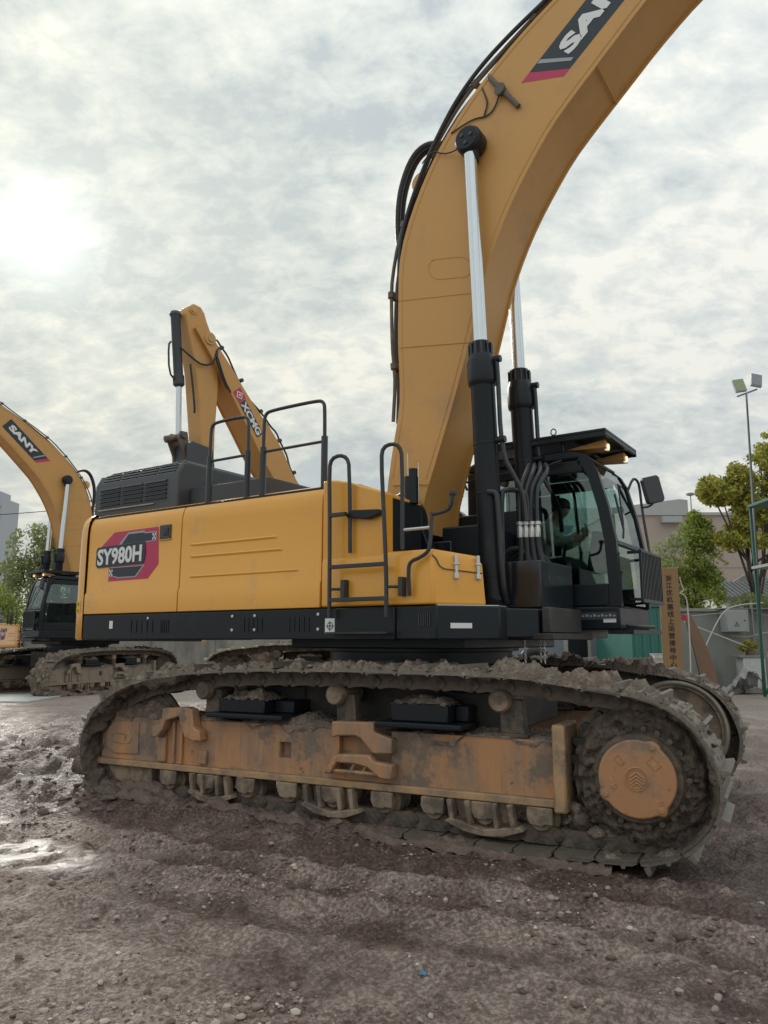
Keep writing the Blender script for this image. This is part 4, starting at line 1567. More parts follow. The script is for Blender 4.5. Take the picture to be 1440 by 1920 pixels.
g.box((1.9, .5, 1.66), (2.16, 1.62, 1.70))
cabp(g, 'cab_step', 'black')
g = MB()
g.tube([(.35, .48, 3.30), (.35, .40, 3.4), (1.3, .42, 3.44), (1.5, .46, 3.5)], .014, 6, 1)
cabp(g, 'cab_wire', 'rubber')
# clutter between boom and cab
g = MB()
g.box((.2, .43, 1.89), (1.2, .485, 3.0))
g.box((.5, -.40, 2.352), (.95, .40, 2.75))
up(g, 'added_black_panel', 'black', .02)  # black panels added to hide the brightness behind the hoses
g = MB()
for k in range(5):
    y = -.3 + k * .12
    g.tube([(1.0, y, 2.3), (1.25, y + .03, 2.55), (1.45, y + .08, 2.35), (1.42, y + .1, 1.95), (1.2, y + .1, 1.9)], .026, 8, 2)
up(g, 'valve_hoses', 'rubber')
g = MB()
g.box((1.30, -.62, 1.60), (1.75, .48, 1.66))
g.box((1.62, -.55, 1.665), (1.70, .3, 1.9))
up(g, 'front_crossbeam', 'dark_steel', .01)
for x, y in ((1.45, -.55), (1.50, -.3), (1.62, -.5)):
    g = MB()
    for k in range(7):
        c = Vector((x, y, 1.585 - k * .03))
        pts = []
        for i in range(9):
            a = i * math.pi / 4
            pts.append(c + (Vector((math.cos(a) * .009, 0, math.sin(a) * .019)) if k % 2 else Vector((0, math.cos(a) * .009, math.sin(a) * .019))))
        g.tube(pts, .0035, 4)
    up(g, 'hanging_chain', 'silver')
# antenna and fittings behind the ladder
g = MB()
g.cyl((.44, -.9, 2.93), (.44, -.9, 3.20), .07, n=14)
g.cyl((.46, -.9, 3.20), (.46, -.9, 3.28), .045, n=14)
g.cyl((.05, -.7, 3.0), (.42, -.85, 3.06), .05, n=12)
up(g, 'air_pipe', 'black')
g = MB()
g.cyl((.30, -.72, 3.0), (.285, -.72, 3.50), .006, n=6)
g.cyl((.34, -.60, 3.0), (.345, -.60, 3.42), .005, n=6)
up(g, 'aerial', 'silver')

# ---- the operator, seated with head bent over a phone
PW = ex.matrix_basis.copy() if False else (Matrix.Translation(C0) @ Matrix.Rotation(ROT_T, 4, 'Z') @ MU)


def skin_fig(name, verts, edges, radii, mat, parent=None, M=None, root=0, sub=2):
    me = bpy.data.meshes.new(name)
    me.from_pydata(verts, edges, [])
    o = bpy.data.objects.new(name, me)
    COL.objects.link(o)
    me.materials.append(MATS[mat])
    sm = o.modifiers.new('skin', 'SKIN')
    sm.use_smooth_shade = True
    for i, r_ in enumerate(radii):
        me.skin_vertices[0].data[i].radius = r_ if isinstance(r_, tuple) else (r_, r_)
    me.skin_vertices[0].data[root].use_root = True
    sb = o.modifiers.new('sub', 'SUBSURF')
    sb.levels = sb.render_levels = sub
    if parent:
        o.parent = parent
    if M is not None:
        o.matrix_basis = M
    return o


PZ = .02
V = [(.93, 1.07, 2.44), (.98, 1.07, 2.60), (1.05, 1.07, 2.80), (1.11, 1.07, 2.90), (1.16, 1.07, 2.965), (1.235, 1.07, 3.03), (1.265, 1.07, 3.115),
     (1.11, .90, 2.85), (1.20, .86, 2.66), (1.42, .98, 2.72), (1.50, 1.02, 2.76),
     (1.11, 1.24, 2.85), (1.20, 1.28, 2.66), (1.42, 1.16, 2.72), (1.50, 1.12, 2.76),
     (1.0, .97, 2.40), (1.40, .94, 2.46), (1.58, .94, 2.06), (1.70, .94, 2.02),
     (1.0, 1.17, 2.40), (1.40, 1.20, 2.46), (1.58, 1.20, 2.06), (1.70, 1.20, 2.02), (1.325, 1.07, 3.05)]
E_ = [(0, 1), (1, 2), (2, 3), (3, 4), (4, 5), (5, 6), (3, 7), (7, 8), (8, 9), (9, 10), (3, 11), (11, 12), (12, 13), (13, 14), (0, 15), (15, 16), (16, 17), (17, 18), (0, 19), (19, 20), (20, 21), (21, 22), (5, 23)]
RD = [(.14, .11), (.13, .10), (.15, .10), (.10, .08), .052, .088, .082, .058, .046, .036, .03, .058, .046, .036, .03, .085, .065, .05, .04, .085, .065, .05, .04, .03]
person = skin_fig('person', V, E_, RD, 'skin', None, PW)
tag(person, 'person in a beige shirt seated in the cab with head bent over a phone', 'person')
SI = [0, 1, 2, 3, 7, 8, 9, 11, 12, 13]
mp_ = {k: i for i, k in enumerate(SI)}
SE = [(a, b) for a, b in E_ if a in mp_ and b in mp_]
skin_fig('shirt', [V[k] for k in SI], [(mp_[a], mp_[b]) for a, b in SE], [(r_[0] + .014, r_[1] + .014) if isinstance(r_, tuple) else r_ + .013 for r_ in (RD[k] for k in SI)], 'shirt', person)
TI = [0, 15, 16, 17, 19, 20, 21]
mp_ = {k: i for i, k in enumerate(TI)}
skin_fig('trousers', [V[k] for k in TI], [(mp_[a], mp_[b]) for a, b in E_ if a in mp_ and b in mp_], [(r_[0] + .012, r_[1] + .012) if isinstance(r_, tuple) else r_ + .013 for r_ in (RD[k] for k in TI)], 'trousers', person)
g = MB()
rng = random.Random(4)
rows = []
for i in range(9):
    th = math.pi * .56 * i / 8
    row = []
    for j in range(17):
        a = 2 * math.pi * j / 16
        r_ = .112 * (1 + .08 * rng.random())
        row.append((1.245 + r_ * 1.05 * math.sin(th) * math.cos(a) - .012 * math.cos(a) ** 2, 1.07 + r_ * .92 * math.sin(th) * math.sin(a), 3.09 + r_ * math.cos(th) + .02 * (math.cos(a) > .5) * math.sin(th)))
    row[-1] = row[0]
    rows.append(row)
g.grid(rows)
g.build('hair', 'hair', person, smooth=180)
for s in (-1, 1):
    for k in range(5):
        g = MB()
        y0_ = 1.07 + s * .05
        if k < 4:
            p0 = Vector((1.50, y0_ + s * .012, 2.755 + .018 * k))
            pts = [p0, p0 + Vector((.035, -s * .01, .012)), p0 + Vector((.05, -s * .035, .016)), p0 + Vector((.045, -s * .055, .018))]
        else:
            p0 = Vector((1.49, y0_, 2.79))
            pts = [p0, p0 + Vector((.005, -s * .02, .035)), p0 + Vector((.012, -s * .035, .055))]
        g.tube(pts, .009 - .0008 * abs(k - 1.5), 6, 1)
        g.build('finger', 'skin', person)
g = MB()
g.box((-.005, -.038, -.075), (.005, .038, .075))
ph = g.build('phone', 'black_gloss', None, PW @ Matrix.Translation((1.555, 1.07, 2.83)) @ Matrix.Rotation(R(-35), 4, 'Y'), bevel=.003)
tag(ph, 'dark phone held up in the seated person\'s hands', 'phone')

# ------------------------------------------------------------------ the other excavators


def kids(o):
    return [c for c in ALLOBJ if c.parent == o]


ALLOBJ = list(COL.objects)
CH = {}
for o_ in ALLOBJ:
    if o_.parent:
        CH.setdefault(o_.parent, []).append(o_)
UPS = set(UPPER)


surf('dry_shoe', (0.40, 0.37, 0.29), .7, metal=.1, var=.2, vscale=6, dirt=(.26, .23, .19), dirt_amt=.4, dscale=5)
surf('dusty_frame', (0.30, 0.245, 0.19), .75, var=.2, vscale=3, dirt=(.21, .17, .14), dirt_amt=.5, dscale=2, stretch=(2, 2, .6))


def copy_part(o, parent, MUn=None, swap=None):
    c = o.copy()
    COL.objects.link(c)
    c.parent = parent
    if MUn is not None:
        c.matrix_basis = MUn
    if swap and c.material_slots and c.material_slots[0].material and c.material_slots[0].material.name in swap:
        c.material_slots[0].link = 'OBJECT'
        c.material_slots[0].material = MATS[swap[o.material_slots[0].material.name]]
    for k in CH.get(o, []):
        copy_part(k, c, None, swap)
    return c


def copy_excavator(loc, heading, track_heading, scale, skip=(), only=None, label='', swap=None):
    """heading: direction the upper structure faces; track_heading likewise for the tracks (world x,y)"""
    at_ = math.atan2(track_heading[1], track_heading[0])
    au = math.atan2(heading[1], heading[0])
    r = empty('excavator', loc, at_, scale)
    tag(r, label, 'excavator', 'excavators in the yard')
    M = Matrix.Rotation(au - at_, 4, 'Z')
    for o in CH[ex]:
        b = o.name.split('.')[0]
        if b in skip or (only is not None and o in UPS and b not in only):
            continue
        copy_part(o, r, M if o in UPS else None, swap)
    return r


SKIP = ('hydraulic_hose', 'valve_hoses', 'hanging_chain', 'box_handrail')
copy_excavator((-9.95, 25.4, 0), (-.68, -.73), (.37, .93), .97, SKIP, swap={'frame_paint': 'dusty_frame', 'drive_paint': 'dusty_frame', 'frame_edge': 'dusty_frame'}, label='yellow excavator at the left edge, its boom reaching out of the picture')
copy_excavator((-15.05, 29.7, 0), (-.2, .98), (-.25, .97), .7, SKIP + ('boom', 'cylinder_barrel', 'boom_pipe', 'boom_hose', 'boom_lug', 'boom_light_bracket'), label='excavator cut off by the left edge, only a yellow corner showing')
xr = copy_excavator((-.75, 17.0, .30), (-.66, -.75), (-1.0, .05), .92, only=('deck_frame', 'side_skirt', 'machine_bay', 'hood_top', 'far_side_doors', 'counterweight', 'front_skirt', 'boom_bracket', 'boom_well'), skip=('mud_crust', 'mud_clods'), swap={'steel_shoe': 'dry_shoe', 'frame_paint': 'dusty_frame'},
                    label='weathered yellow excavator behind the big one with its arm folded straight down')
XA = math.atan2(-.75, -.66) - math.atan2(.05, -1.0)
MX = Matrix.Rotation(XA, 4, 'Z')
# its own boom, arm, bucket cylinder and linkage (x forward, z up; machine scale .92, standing .3 higher)


def xz(x, z):
    return (x / .92, (z - .3) / .92)


XL = [xz(*p) for p in ((-.2, 2.2), (.1, 2.95), (.75, 3.75), (1.4, 4.35), (1.92, 4.82), (2.1, 5.1), (2.39, 5.55), (2.86, 5.98), (3.26, 6.37), (3.6, 6.76), (4.0, 7.15), (4.25, 7.45))]
XR = [xz(*p) for p in ((.4, 2.0), (.75, 2.6), (1.4, 3.4), (2.0, 4.15), (2.45, 4.72), (2.78, 5.11), (3.05, 5.5), (3.32, 5.86), (3.53, 6.16), (3.71, 6.39), (3.89, 6.62), (4.15, 6.95), (4.45, 7.3))]
g, xa, xb = boom_mesh(XL, XR, lambda p, q: .30, 40)
xboom = g.build('boom', 'boom_yellow', xr, MX, smooth=30)


def xpart(mb, name, mat, par=None, bevel=0.0):
    return mb.build(name, mat, par or xr, MX if par is None else None, bevel)


def X3(x, y, z):
    a = xz(x, z)
    return (a[0], y, a[1])


stick = [xz(*p) for p in ((4.60, 7.55), (4.43, 6.88), (4.34, 6.5), (4.20, 5.40), (4.12, 4.6), (3.86, 4.6), (3.87, 5.41), (3.82, 6.43), (3.93, 7.13), (4.15, 7.55), (4.2, 7.68), (4.29, 7.78), (4.45, 7.80), (4.57, 7.70))]
g = MB()
g.prism(stick, -.21, .21, 'y')
arm = xpart(g, 'arm', 'boom_yellow', bevel=.03)
for s in (-1, 1):
    g = MB()
    g.lathe(X3(4.46, s * .21, 7.66), (0, s, 0), [(0, .09), (.02, .09), (.02, .05), (.04, .05), (.04, 0)], 20)
    g.build('arm_pin', 'pale_yellow', arm)
    g = MB()
    g.lathe(X3(4.12, s * .205, 7.18), (0, s, 0), [(0, .13), (.12, .13), (.12, .07), (.14, .07), (.14, 0)], 20)
    g.build('arm_pin', 'pale_yellow', arm)
g = MB()
g.lathe(X3(4.72, 0, 7.60), Vector(X3(4.56, 0, 6.13)) - Vector(X3(4.72, 0, 7.60)), [(0, .09), (.06, .12), (.12, .095), (1.30, .095), (1.32, .115), (1.50, .115), (1.54, .08)], 24)
bc = xpart(g, 'bucket_cylinder', 'charcoal')
g = MB()
g.cyl(X3(4.57, 0, 6.20), X3(4.53, 0, 5.25), .055, n=18)
g.build('piston_rod', 'chrome', bc)
g = MB()
g.tube([X3(4.78, .0, 7.0), X3(4.84, .02, 6.92), X3(4.80, .02, 6.4), X3(4.66, .02, 6.28)], .02, 6, 1)
g.build('oil_pipe', 'tube_black', bc)
g = MB()
for s in (-1, 1):
    y0_ = s * .17
    g.prism([xz(*p) for p in ((4.46, 5.32), (4.60, 5.32), (4.66, 5.18), (4.48, 4.8), (4.34, 4.55), (4.24, 4.62), (4.38, 4.9))], y0_ - .03, y0_ + .03, 'y')
g.cyl(X3(4.54, -.24, 5.24), X3(4.54, .24, 5.24), .065, n=14)
g.cyl(X3(4.78, -.05, 5.16), X3(4.52, .0, 5.24), .07, n=10)
xpart(g, 'bucket_link', 'pipe_brown', bevel=.01)
g = MB()
g.prism([xz(*p) for p in ((3.95, 5.10), (4.40, 5.16), (4.50, 5.08), (4.46, 4.5), (4.2, 4.2), (3.8, 4.3))], -.28, .28, 'y')
xpart(g, 'bucket_ear', 'charcoal', bevel=.03)
g = MB()
g.prism([xz(*p) for p in ((4.4, 4.35), (4.2, 4.0), (3.7, 3.5), (3.1, 3.4), (2.7, 3.6), (2.65, 4.0), (3.0, 3.95), (3.6, 4.1), (4.0, 4.35))], -.7, .7, 'y')
xpart(g, 'bucket', 'dark_steel', bevel=.02)
hp = [[(4.62, .1, 6.9), (4.45, .24, 6.72), (4.25, .28, 6.62), (4.02, .32, 6.72), (3.95, .3, 7.05), (3.8, .25, 7.1)],
      [(3.98, .28, 7.0), (3.92, .34, 6.75), (3.78, .33, 6.45), (3.62, .32, 6.25)],
      [(3.90, .24, 7.1), (3.98, .34, 6.8), (3.86, .34, 6.5), (3.70, .32, 6.3)],
      [(4.48, .22, 6.6), (4.42, .24, 6.2), (4.36, .24, 5.8), (4.34, .21, 5.7)]]
g = MB()
for q in hp:
    g.tube([X3(*p) for p in q], .022, 6, 2)
xpart(g, 'arm_hoses', 'rubber')
g = MB()
rng = random.Random(9)
for yy_ in (-.2, -.05, .1, .22):
    pts = []
    for i in range(5, 38):
        p, q = xa[i], xb[i]
        d = (p - q) / np.hypot(*(p - q))
        o_ = .07 + .05 * rng.random() + .05 * math.sin(i * .5 + yy_ * 9)
        pts.append((p[0] + d[0] * o_, yy_, p[1] + d[1] * o_))
    g.tube(pts, .022, 6, 1)
for i in range(8, 38, 4):
    p, q = xa[i], xb[i]
    d = (p - q) / np.hypot(*(p - q))
    g.cyl((p[0] + d[0] * .1, -.28, p[1] + d[1] * .1), (p[0] + d[0] * .1, .28, p[1] + d[1] * .1), .045, n=8)
xpart(g, 'boom_pipes', 'tube_black')
ud = (Vector(xz(2.45, 4.80)) - Vector(xz(3.89, 6.62))).normalized()
uv = Vector((ud.y, -ud.x)) if False else Vector((-ud.y, ud.x))


def XP(a, b):
    o = Vector(xz(3.60, 6.27))
    q = o + ud * a + uv * b
    return (q.x, q.y)


uvs = 1 if (Vector(xz(2.86, 5.98)) - Vector(xz(3.32, 5.86))).dot(uv) > 0 else -1
uv = uv * uvs
ux3, uy3 = (ud.x, 0, ud.y), (uv.x, 0, uv.y)
q0 = XP(0, 0)
on_boom([XP(.02, .05), XP(.28, .05), XP(.28, .28), XP(.02, .28)], 'decal_red', 'badge_patch', xboom, .304, (1,))
on_boom([XP(.05, .165), XP(.15, .26), XP(.25, .165), XP(.15, .07)], 'decal_white', 'badge_diamond', xboom, .308, (1,))
on_boom([XP(.08, .165), XP(.15, .23), XP(.22, .165), XP(.15, .10)], 'decal_red', 'badge_diamond', xboom, .312, (1,))
on_boom([XP(.12, .165), XP(.15, .195), XP(.18, .165), XP(.15, .135)], 'decal_white', 'badge_diamond', xboom, .316, (1,))
on_boom([XP(.29, .05), XP(1.10, .05), XP(1.10, .25), XP(.29, .25)], 'decal_dark', 'badge_patch', xboom, .304, (1,))
o3 = XP(.31, .07)
letters('badge_lettering', 'XCMG', 'decal_white', xboom, (o3[0], .3065, o3[1]), ux3, uy3, .76, .16, off=.04, depth=.004)

# ------------------------------------------------------------------ background: left and middle
surf('concrete_wall', (0.30, 0.30, 0.28), .85, var=.25, vscale=1.2, dirt=(0.13, 0.125, 0.115), dirt_amt=.4, dscale=1.0, stretch=(1, 1, .35), bump=.3, bscale=10)
surf('pale_wall', (0.44, 0.45, 0.43), .8, var=.12, vscale=1.0, dirt=(0.27, 0.26, 0.24), dirt_amt=.3, dscale=1.2, stretch=(1, 1, .3))
surf('beige_render', (0.43, 0.35, 0.31), .85, var=.06, vscale=.25, dirt=(0.27, 0.225, 0.20), dirt_amt=.25, dscale=.35, stretch=(1, 1, .5))
surf('parapet_grey', (0.42, 0.42, 0.41), .7, var=.08)
surf('tower_grey', (0.40, 0.43, 0.47), .8, var=.08, vscale=.1)
surf('tower_window', (0.20, 0.24, 0.29), .3, var=.1)
surf('teal_paint', (0.035, 0.17, 0.145), .5, var=.15, vscale=2, dirt=(0.05, 0.10, 0.09), dirt_amt=.25, dscale=2)
surf('stair_green', (0.02, 0.115, 0.085), .5, var=.15, dirt=(.1, .12, .11), dirt_amt=.2)
surf('sign_board', (0.29, 0.175, 0.08), .6, var=.12, vscale=2, stretch=(3, 3, .5), dirt=(0.25, .16, .08), dirt_amt=.2)
surf('sign_ink', (0.012, 0.011, 0.010), .6, var=.05)
surf('banner_red', (0.50, 0.018, 0.05), .6, var=.05)
surf('box_grey', (0.40, 0.42, 0.42), .5, var=.06, dirt=(.25, .25, .24), dirt_amt=.15)
surf('white_box', (0.66, 0.67, 0.64), .55, var=.06, dirt=(.36, .34, .30), dirt_amt=.35, dscale=3, stretch=(1, 1, .4))
surf('brown_panel', (0.25, 0.145, 0.10), .75, var=.15, vscale=2, dirt=(.17, .12, .09), dirt_amt=.3)
surf('galvanised', (0.30, 0.31, 0.31), .5, metal=.4, var=.15)
surf('tile_grey', (0.14, 0.145, 0.15), .8, var=.3, vscale=5, bump=.3, bscale=20)
surf('tarp', (0.42, 0.42, 0.42), .7, var=.12, dirt=(.28, .26, .24), dirt_amt=.3)
surf('bark', (0.085, 0.068, 0.052), .9, var=.3, vscale=6, stretch=(1, 1, .25), bump=.6, bscale=18)
surf('cable_white', (0.55, 0.54, 0.50), .5)
surf('flood_glass', (0.30, 0.36, 0.20), .25, var=.3, vscale=12)
surf('flood_grey', (0.26, 0.28, 0.31), .35, var=.2, vscale=10)


def leaf_mat(name, a, b):
    m = bpy.data.materials.new(name)
    m.use_nodes = True
    t = m.node_tree
    bs = t.nodes['Principled BSDF']
    oi = t.nodes.new('ShaderNodeNewGeometry')
    rp = t.nodes.new('ShaderNodeValToRGB')
    rp.color_ramp.elements[0].color = (*a, 1)
    rp.color_ramp.elements[1].color = (*b, 1)
    t.links.new(oi.outputs['Random Per Island'], rp.inputs[0])
    t.links.new(rp.outputs[0], bs.inputs['Base Color'])
    bs.inputs['Roughness'].default_value = .55
    tl = t.nodes.new('ShaderNodeBsdfTranslucent')
    t.links.new(rp.outputs[0], tl.inputs[0])
    mx = t.nodes.new('ShaderNodeMixShader')
    mx.inputs[0].default_value = .45
    out = t.nodes['Material Output']
    t.links.new(bs.outputs[0], mx.inputs[1])
    t.links.new(tl.outputs[0], mx.inputs[2])
    t.links.new(mx.outputs[0], out.inputs[0])
    MATS[name] = m


leaf_mat('leaf_olive', (0.22, 0.22, 0.04), (0.60, 0.57, 0.12))
leaf_mat('leaf_green', (0.15, 0.21, 0.04), (0.42, 0.48, 0.10))
leaf_mat('leaf_dull', (0.16, 0.20, 0.08), (0.42, 0.46, 0.21))


def leaves(name, blobs, n, size, mat, parent, seed):
    """leaf-sized faces through the volume of several uneven lobes: blobs are (x,y,z,rx,ry,rz)"""
    rs = np.random.RandomState(seed)
    B = np.array(blobs, float)
    vol = (B[:, 3] * B[:, 4] * B[:, 5]) ** .75
    k = rs.choice(len(B), n, p=vol / vol.sum())
    d = rs.normal(size=(n, 3))
    d /= np.linalg.norm(d, axis=1)[:, None]
    r = rs.rand(n) ** .45
    P = B[k, :3] + d * B[k, 3:6] * r[:, None]
    # break the lobes into sprays with gaps
    q = fbm(P[:, 0] * 1.7 + P[:, 2] * .9, P[:, 2] * 1.7 - P[:, 1] * 1.3, 3, seed)
    P = P[q > -.26]
    n = len(P)
    u = rs.normal(size=(n, 3))
    u /= np.linalg.norm(u, axis=1)[:, None]
    v = np.cross(u, rs.normal(size=(n, 3)))
    v /= np.linalg.norm(v, axis=1)[:, None]
    s = size * (.6 + .8 * rs.rand(n))[:, None]
    V_ = np.concatenate([P - u * s, P + v * s * .42, P + u * s, P - v * s * .42], 1).reshape(-1, 3)
    me = bpy.data.meshes.new(name)
    me.from_pydata(V_.tolist(), [], np.arange(4 * n).reshape(-1, 4).tolist())
    return link(name, me, mat, parent)


def tree(name, base, h, blobs, n, size, mat, label, seed, r0=.16, cat='tree', group=None):
    rng = random.Random(seed)
    t = empty(name, base)
    tag(t, label, cat, group)
    g = MB()
    top = Vector((rng.uniform(-.3, .3), rng.uniform(-.3, .3), h * .72))
    g.tube([(0, 0, -.1), (rng.uniform(-.1, .1), 0, h * .25), top * .62 + Vector((.08, .05, 0)), top], r0, 9, 2, lambda k: 1 - .8 * k)
    for b in blobs:
        c = Vector(b[:3])
        st = Vector((0, 0, h * rng.uniform(.22, .5)))
        for _ in range(3):
            e = c + Vector((rng.uniform(-.7, .7) * b[3], rng.uniform(-.7, .7) * b[4], rng.uniform(-.2, .7) * b[5]))
            g.tube([st, st.lerp(c, .55) + Vector((0, 0, -.1)), e], r0 * .38, 6, 1, lambda k: 1 - .85 * k)
    g.build('trunk', 'bark', t)
    leaves('crown', blobs, n, size, mat, t, seed)
    return t


# trees on the left, behind the second excavator
tree('tree', (-17.4, 39, 0), 8.2, [(-.3, 0, 6.2, 1.5, 1.4, 1.3), (-1.0, 0, 4.8, 1.2, 1.2, 1.1), (.7, 0, 5.0, 1.3, 1.3, 1.3), (0, 0, 3.6, 1.8, 1.5, 1.1), (1.1, 0, 6.9, .9, .9, .8)], 15000, .10, 'leaf_dull', 'grey-green tree rising behind the left excavator\'s cab', 3)
tree('tree', (-14.5, 41, 0), 9.6, [(0, 0, 7.8, 1.5, 1.4, 1.3), (.9, 0, 6.4, 1.3, 1.2, 1.2), (-1.1, 0, 6.2, 1.4, 1.2, 1.3), (0, 0, 4.6, 1.8, 1.5, 1.4)], 9000, .10, 'leaf_dull', 'tree top peeking out between the left boom and the big excavator', 5)
tree('bush', (-18.2, 35, 0), 4.0, [(-1.2, 0, 3.0, 1.3, 1.2, 1.2), (.3, 0, 3.3, 1.1, 1.1, 1.0), (1.2, 0, 2.4, 1.0, 1.1, 1.2), (-.2, 0, 1.6, 1.8, 1.2, 1.3), (-2.2, 0, 2.0, 1.3, 1.1, 1.5)], 15000, .085, 'leaf_green', 'rounded bright green bush low at the left edge', 7, .1, 'bush')

# high-rise
tw = empty('tower_block', (-81.6, 150, 0))
tag(tw, 'pale grey high-rise tower far away at the left edge', 'building')
g = MB()
g.box((-7, 0, 0), (3.2, 9, 31.6))
g.box((3.2, .8, 0), (5.6, 8, 29.6))
g.box((-2, 1, 31.6), (1.5, 6, 33.5))
g.build('wall', 'tower_grey', tw)
WM = MB().box((-.45, -.06, -.55), (.45, .06, .55)).mesh('window', 0)
WM.materials.append(MATS['tower_window'])
for r_ in range(14):
    for c in range(5):
        link('window', WM, None, tw, Matrix.Translation((-1.2 + c * 1.0 if c < 4 else 4.4, -.03 if c < 4 else .77, 30 - r_ * 2.1)))
for k in range(14):
    g = MB()
    g.box((3.0, .35, .5 + k * 2.1), (5.5, .79, .72 + k * 2.1))
    g.build('balcony', 'parapet_grey', tw)
g = MB()
for x in (-1.7, .3, 2.6):
    g.box((x - .12, -.25, 0), (x + .12, -.07, 31))
g.build('pilaster', 'parapet_grey', tw)

g = MB()
g.tube([(-26, 36, 7.55), (-20, 36, 7.35), (-17.5, 36, 7.5), (-14, 36, 7.8), (-6, 36, 8.8)], .018, 5, 2)
tag(g.build('overhead_wire', 'rubber'), 'thin overhead wire crossing in front of the high-rise', 'wire')

bw = MB()
bw.box((-30, 33, -.2), (2.2, 33.25, 1.72))
bwo = tag(bw.build('yard_wall', 'concrete_wall', bevel=.02), 'low grey concrete yard wall behind the excavators at left', 'wall')
for k in range(12):
    g = MB()
    g.box((-29 + k * 2.7, 32.93, -.2), (-28.75 + k * 2.7, 32.995, 1.70))
    g.build('pilaster', 'concrete_wall', bwo)
sl_ = MB()
sl_.box((-13.5, 20.4, -.05), (-9.2, 23.0, .045))
tag(sl_.build('concrete_slab', 'pale_wall', bevel=.02), 'pale wet concrete slab lying in front of the left excavator', 'slab')

# ------------------------------------------------------------------ right: site cabins under the cab
wc = empty('site_cabin', (3.2, 24.4, 0))
tag(wc, 'white site cabin with dark windows seen under the excavator\'s cab', 'cabin')
g = MB()
g.box((0, 0, 0), (4.4, 3, 2.30))
g.build('wall', 'pale_wall', wc, bevel=.02)
g = MB()
g.box((-.1, -.15, 2.302), (4.5, 3.1, 2.42))
g.build('roof', 'box_grey', wc, bevel=.02)
for x in (.35, 1.5, 3.25):
    g = MB()
    g.box((x, -.03, .75), (x + .9, -.004, 1.72))
    wn_ = g.build('window', 'galvanised', wc)
    g = MB()
    g.box((x + .05, -.045, .80), (x + .85, -.032, 1.67))
    g.build('pane', 'tower_window', wn_)
g = MB()
g.box((2.55, -.03, .02), (3.15, -.004, 2.0))
g.build('door', 'black', wc)
g = MB()
g.box((3.10, -.052, 1.80), (4.25, -.046, 2.0))
bn = g.build('banner', 'banner_red')
bn.matrix_basis = Matrix.Translation((3.2, 24.4, 0))
tag(bn, 'narrow red banner with white characters on the site cabin', 'banner')
for k in range(8):      # the characters are too small in the photograph to be read: white blocks of their size
    if k not in (2, 5):
        g = MB()
        g.box((3.16 + k * .135, -.0555, 1.855), (3.16 + k * .135 + .10, -.0525, 1.945))
        g.build('banner_print', 'decal_white', bn)
gc = empty('site_cabin', (6.42, 20.2, 0))
tag(gc, 'teal green metal cabin standing beside the tall sign board', 'cabin')
g = MB()
g.box((0, 0, 0), (1.30, 3.4, 2.45))
g.build('wall', 'teal_paint', gc, bevel=.02)
for k in range(6):
    g = MB()
    g.box((.06 + k * .21, -.022, .08), (.15 + k * .21, -.002, 2.38))
    g.build('panel_rib', 'teal_paint', gc, bevel=.006)
g = MB()
g.box((-.04, -.05, 2.452), (1.34, 3.44, 2.50))
g.build('roof', 'teal_paint', gc)
for dx, dz in ((0, 0), (.02, .13)):
    g = MB()
    g.box((6.62, 19.2, 1.02 + dz), (7.0, 19.45, 1.12 + dz))
    g.box((6.60, 19.18, 1.121 + dz), (7.02, 19.47, 1.135 + dz))
    b_ = g.build('storage_box', 'white_box', bevel=.01)
    tag(b_, 'upper of two white plastic boxes before the teal cabin' if dz else 'lower of two white plastic boxes before the teal cabin', 'box', 'white boxes')
g = MB()
g.box((6.2, 19.05, .96), (7.15, 19.6, 1.015))
for x in (6.25, 7.1):
    for y in (19.1, 19.55):
        g.box((x - .02, y - .02, 0), (x + .02, y + .02, .96))
tag(g.build('work_table', 'galvanised'), 'grey metal table carrying the white plastic boxes', 'table')
g = MB()
g.tube([(4.15 + .36 * math.cos(a * .2618), 21.5, .95 + .36 * math.sin(a * .2618)) for a in range(25)], .13, 10)
tag(g.build('tyre', 'rubber', smooth=180), 'black tyre on edge in the dark gap under the cab', 'tyre')
g = MB()
g.box((3.8, 21.2, 0), (4.5, 21.8, .45))
tag(g.build('pallet_block', 'dark_steel', bevel=.02), 'dark crate holding up the tyre under the cab', 'crate')

# sign board with a column of characters
sb_ = empty('sign_board', (6.42, 18.0, 0))
tag(sb_, 'tall narrow wooden sign board with a column of black Chinese characters', 'sign')
g = MB()
g.box((0, 0, 0), (.46, .06, 3.27))
g.build('board', 'sign_board', sb_, bevel=.012)
for k, ch_ in enumerate('浙江优机惠线上运营接待中心'):
    letters('sign_character', ch_, 'sign_ink', sb_, (.155, -.0035, 2.955 - k * .1655), (1, 0, 0), (0, 0, 1), .145, .138, off=.012, depth=.003)
g = MB()
g.tube([(.50, .03, 3.05), (.55, .03, 2.8), (.60, .04, 2.75), (.50, .03, 2.70)], .012, 6, 2)
g.tube([(.50, .05, 2.68), (.62, .05, 2.62), (.66, .05, 2.4), (.65, .05, 1.2), (.60, .05, .6)], .014, 6, 2)
g.build('cable', 'cable_white', sb_)
g = MB()
g.box((.475, .0, 2.05), (.58, .02, 2.17))
g.build('red_tag', 'banner_red', sb_)

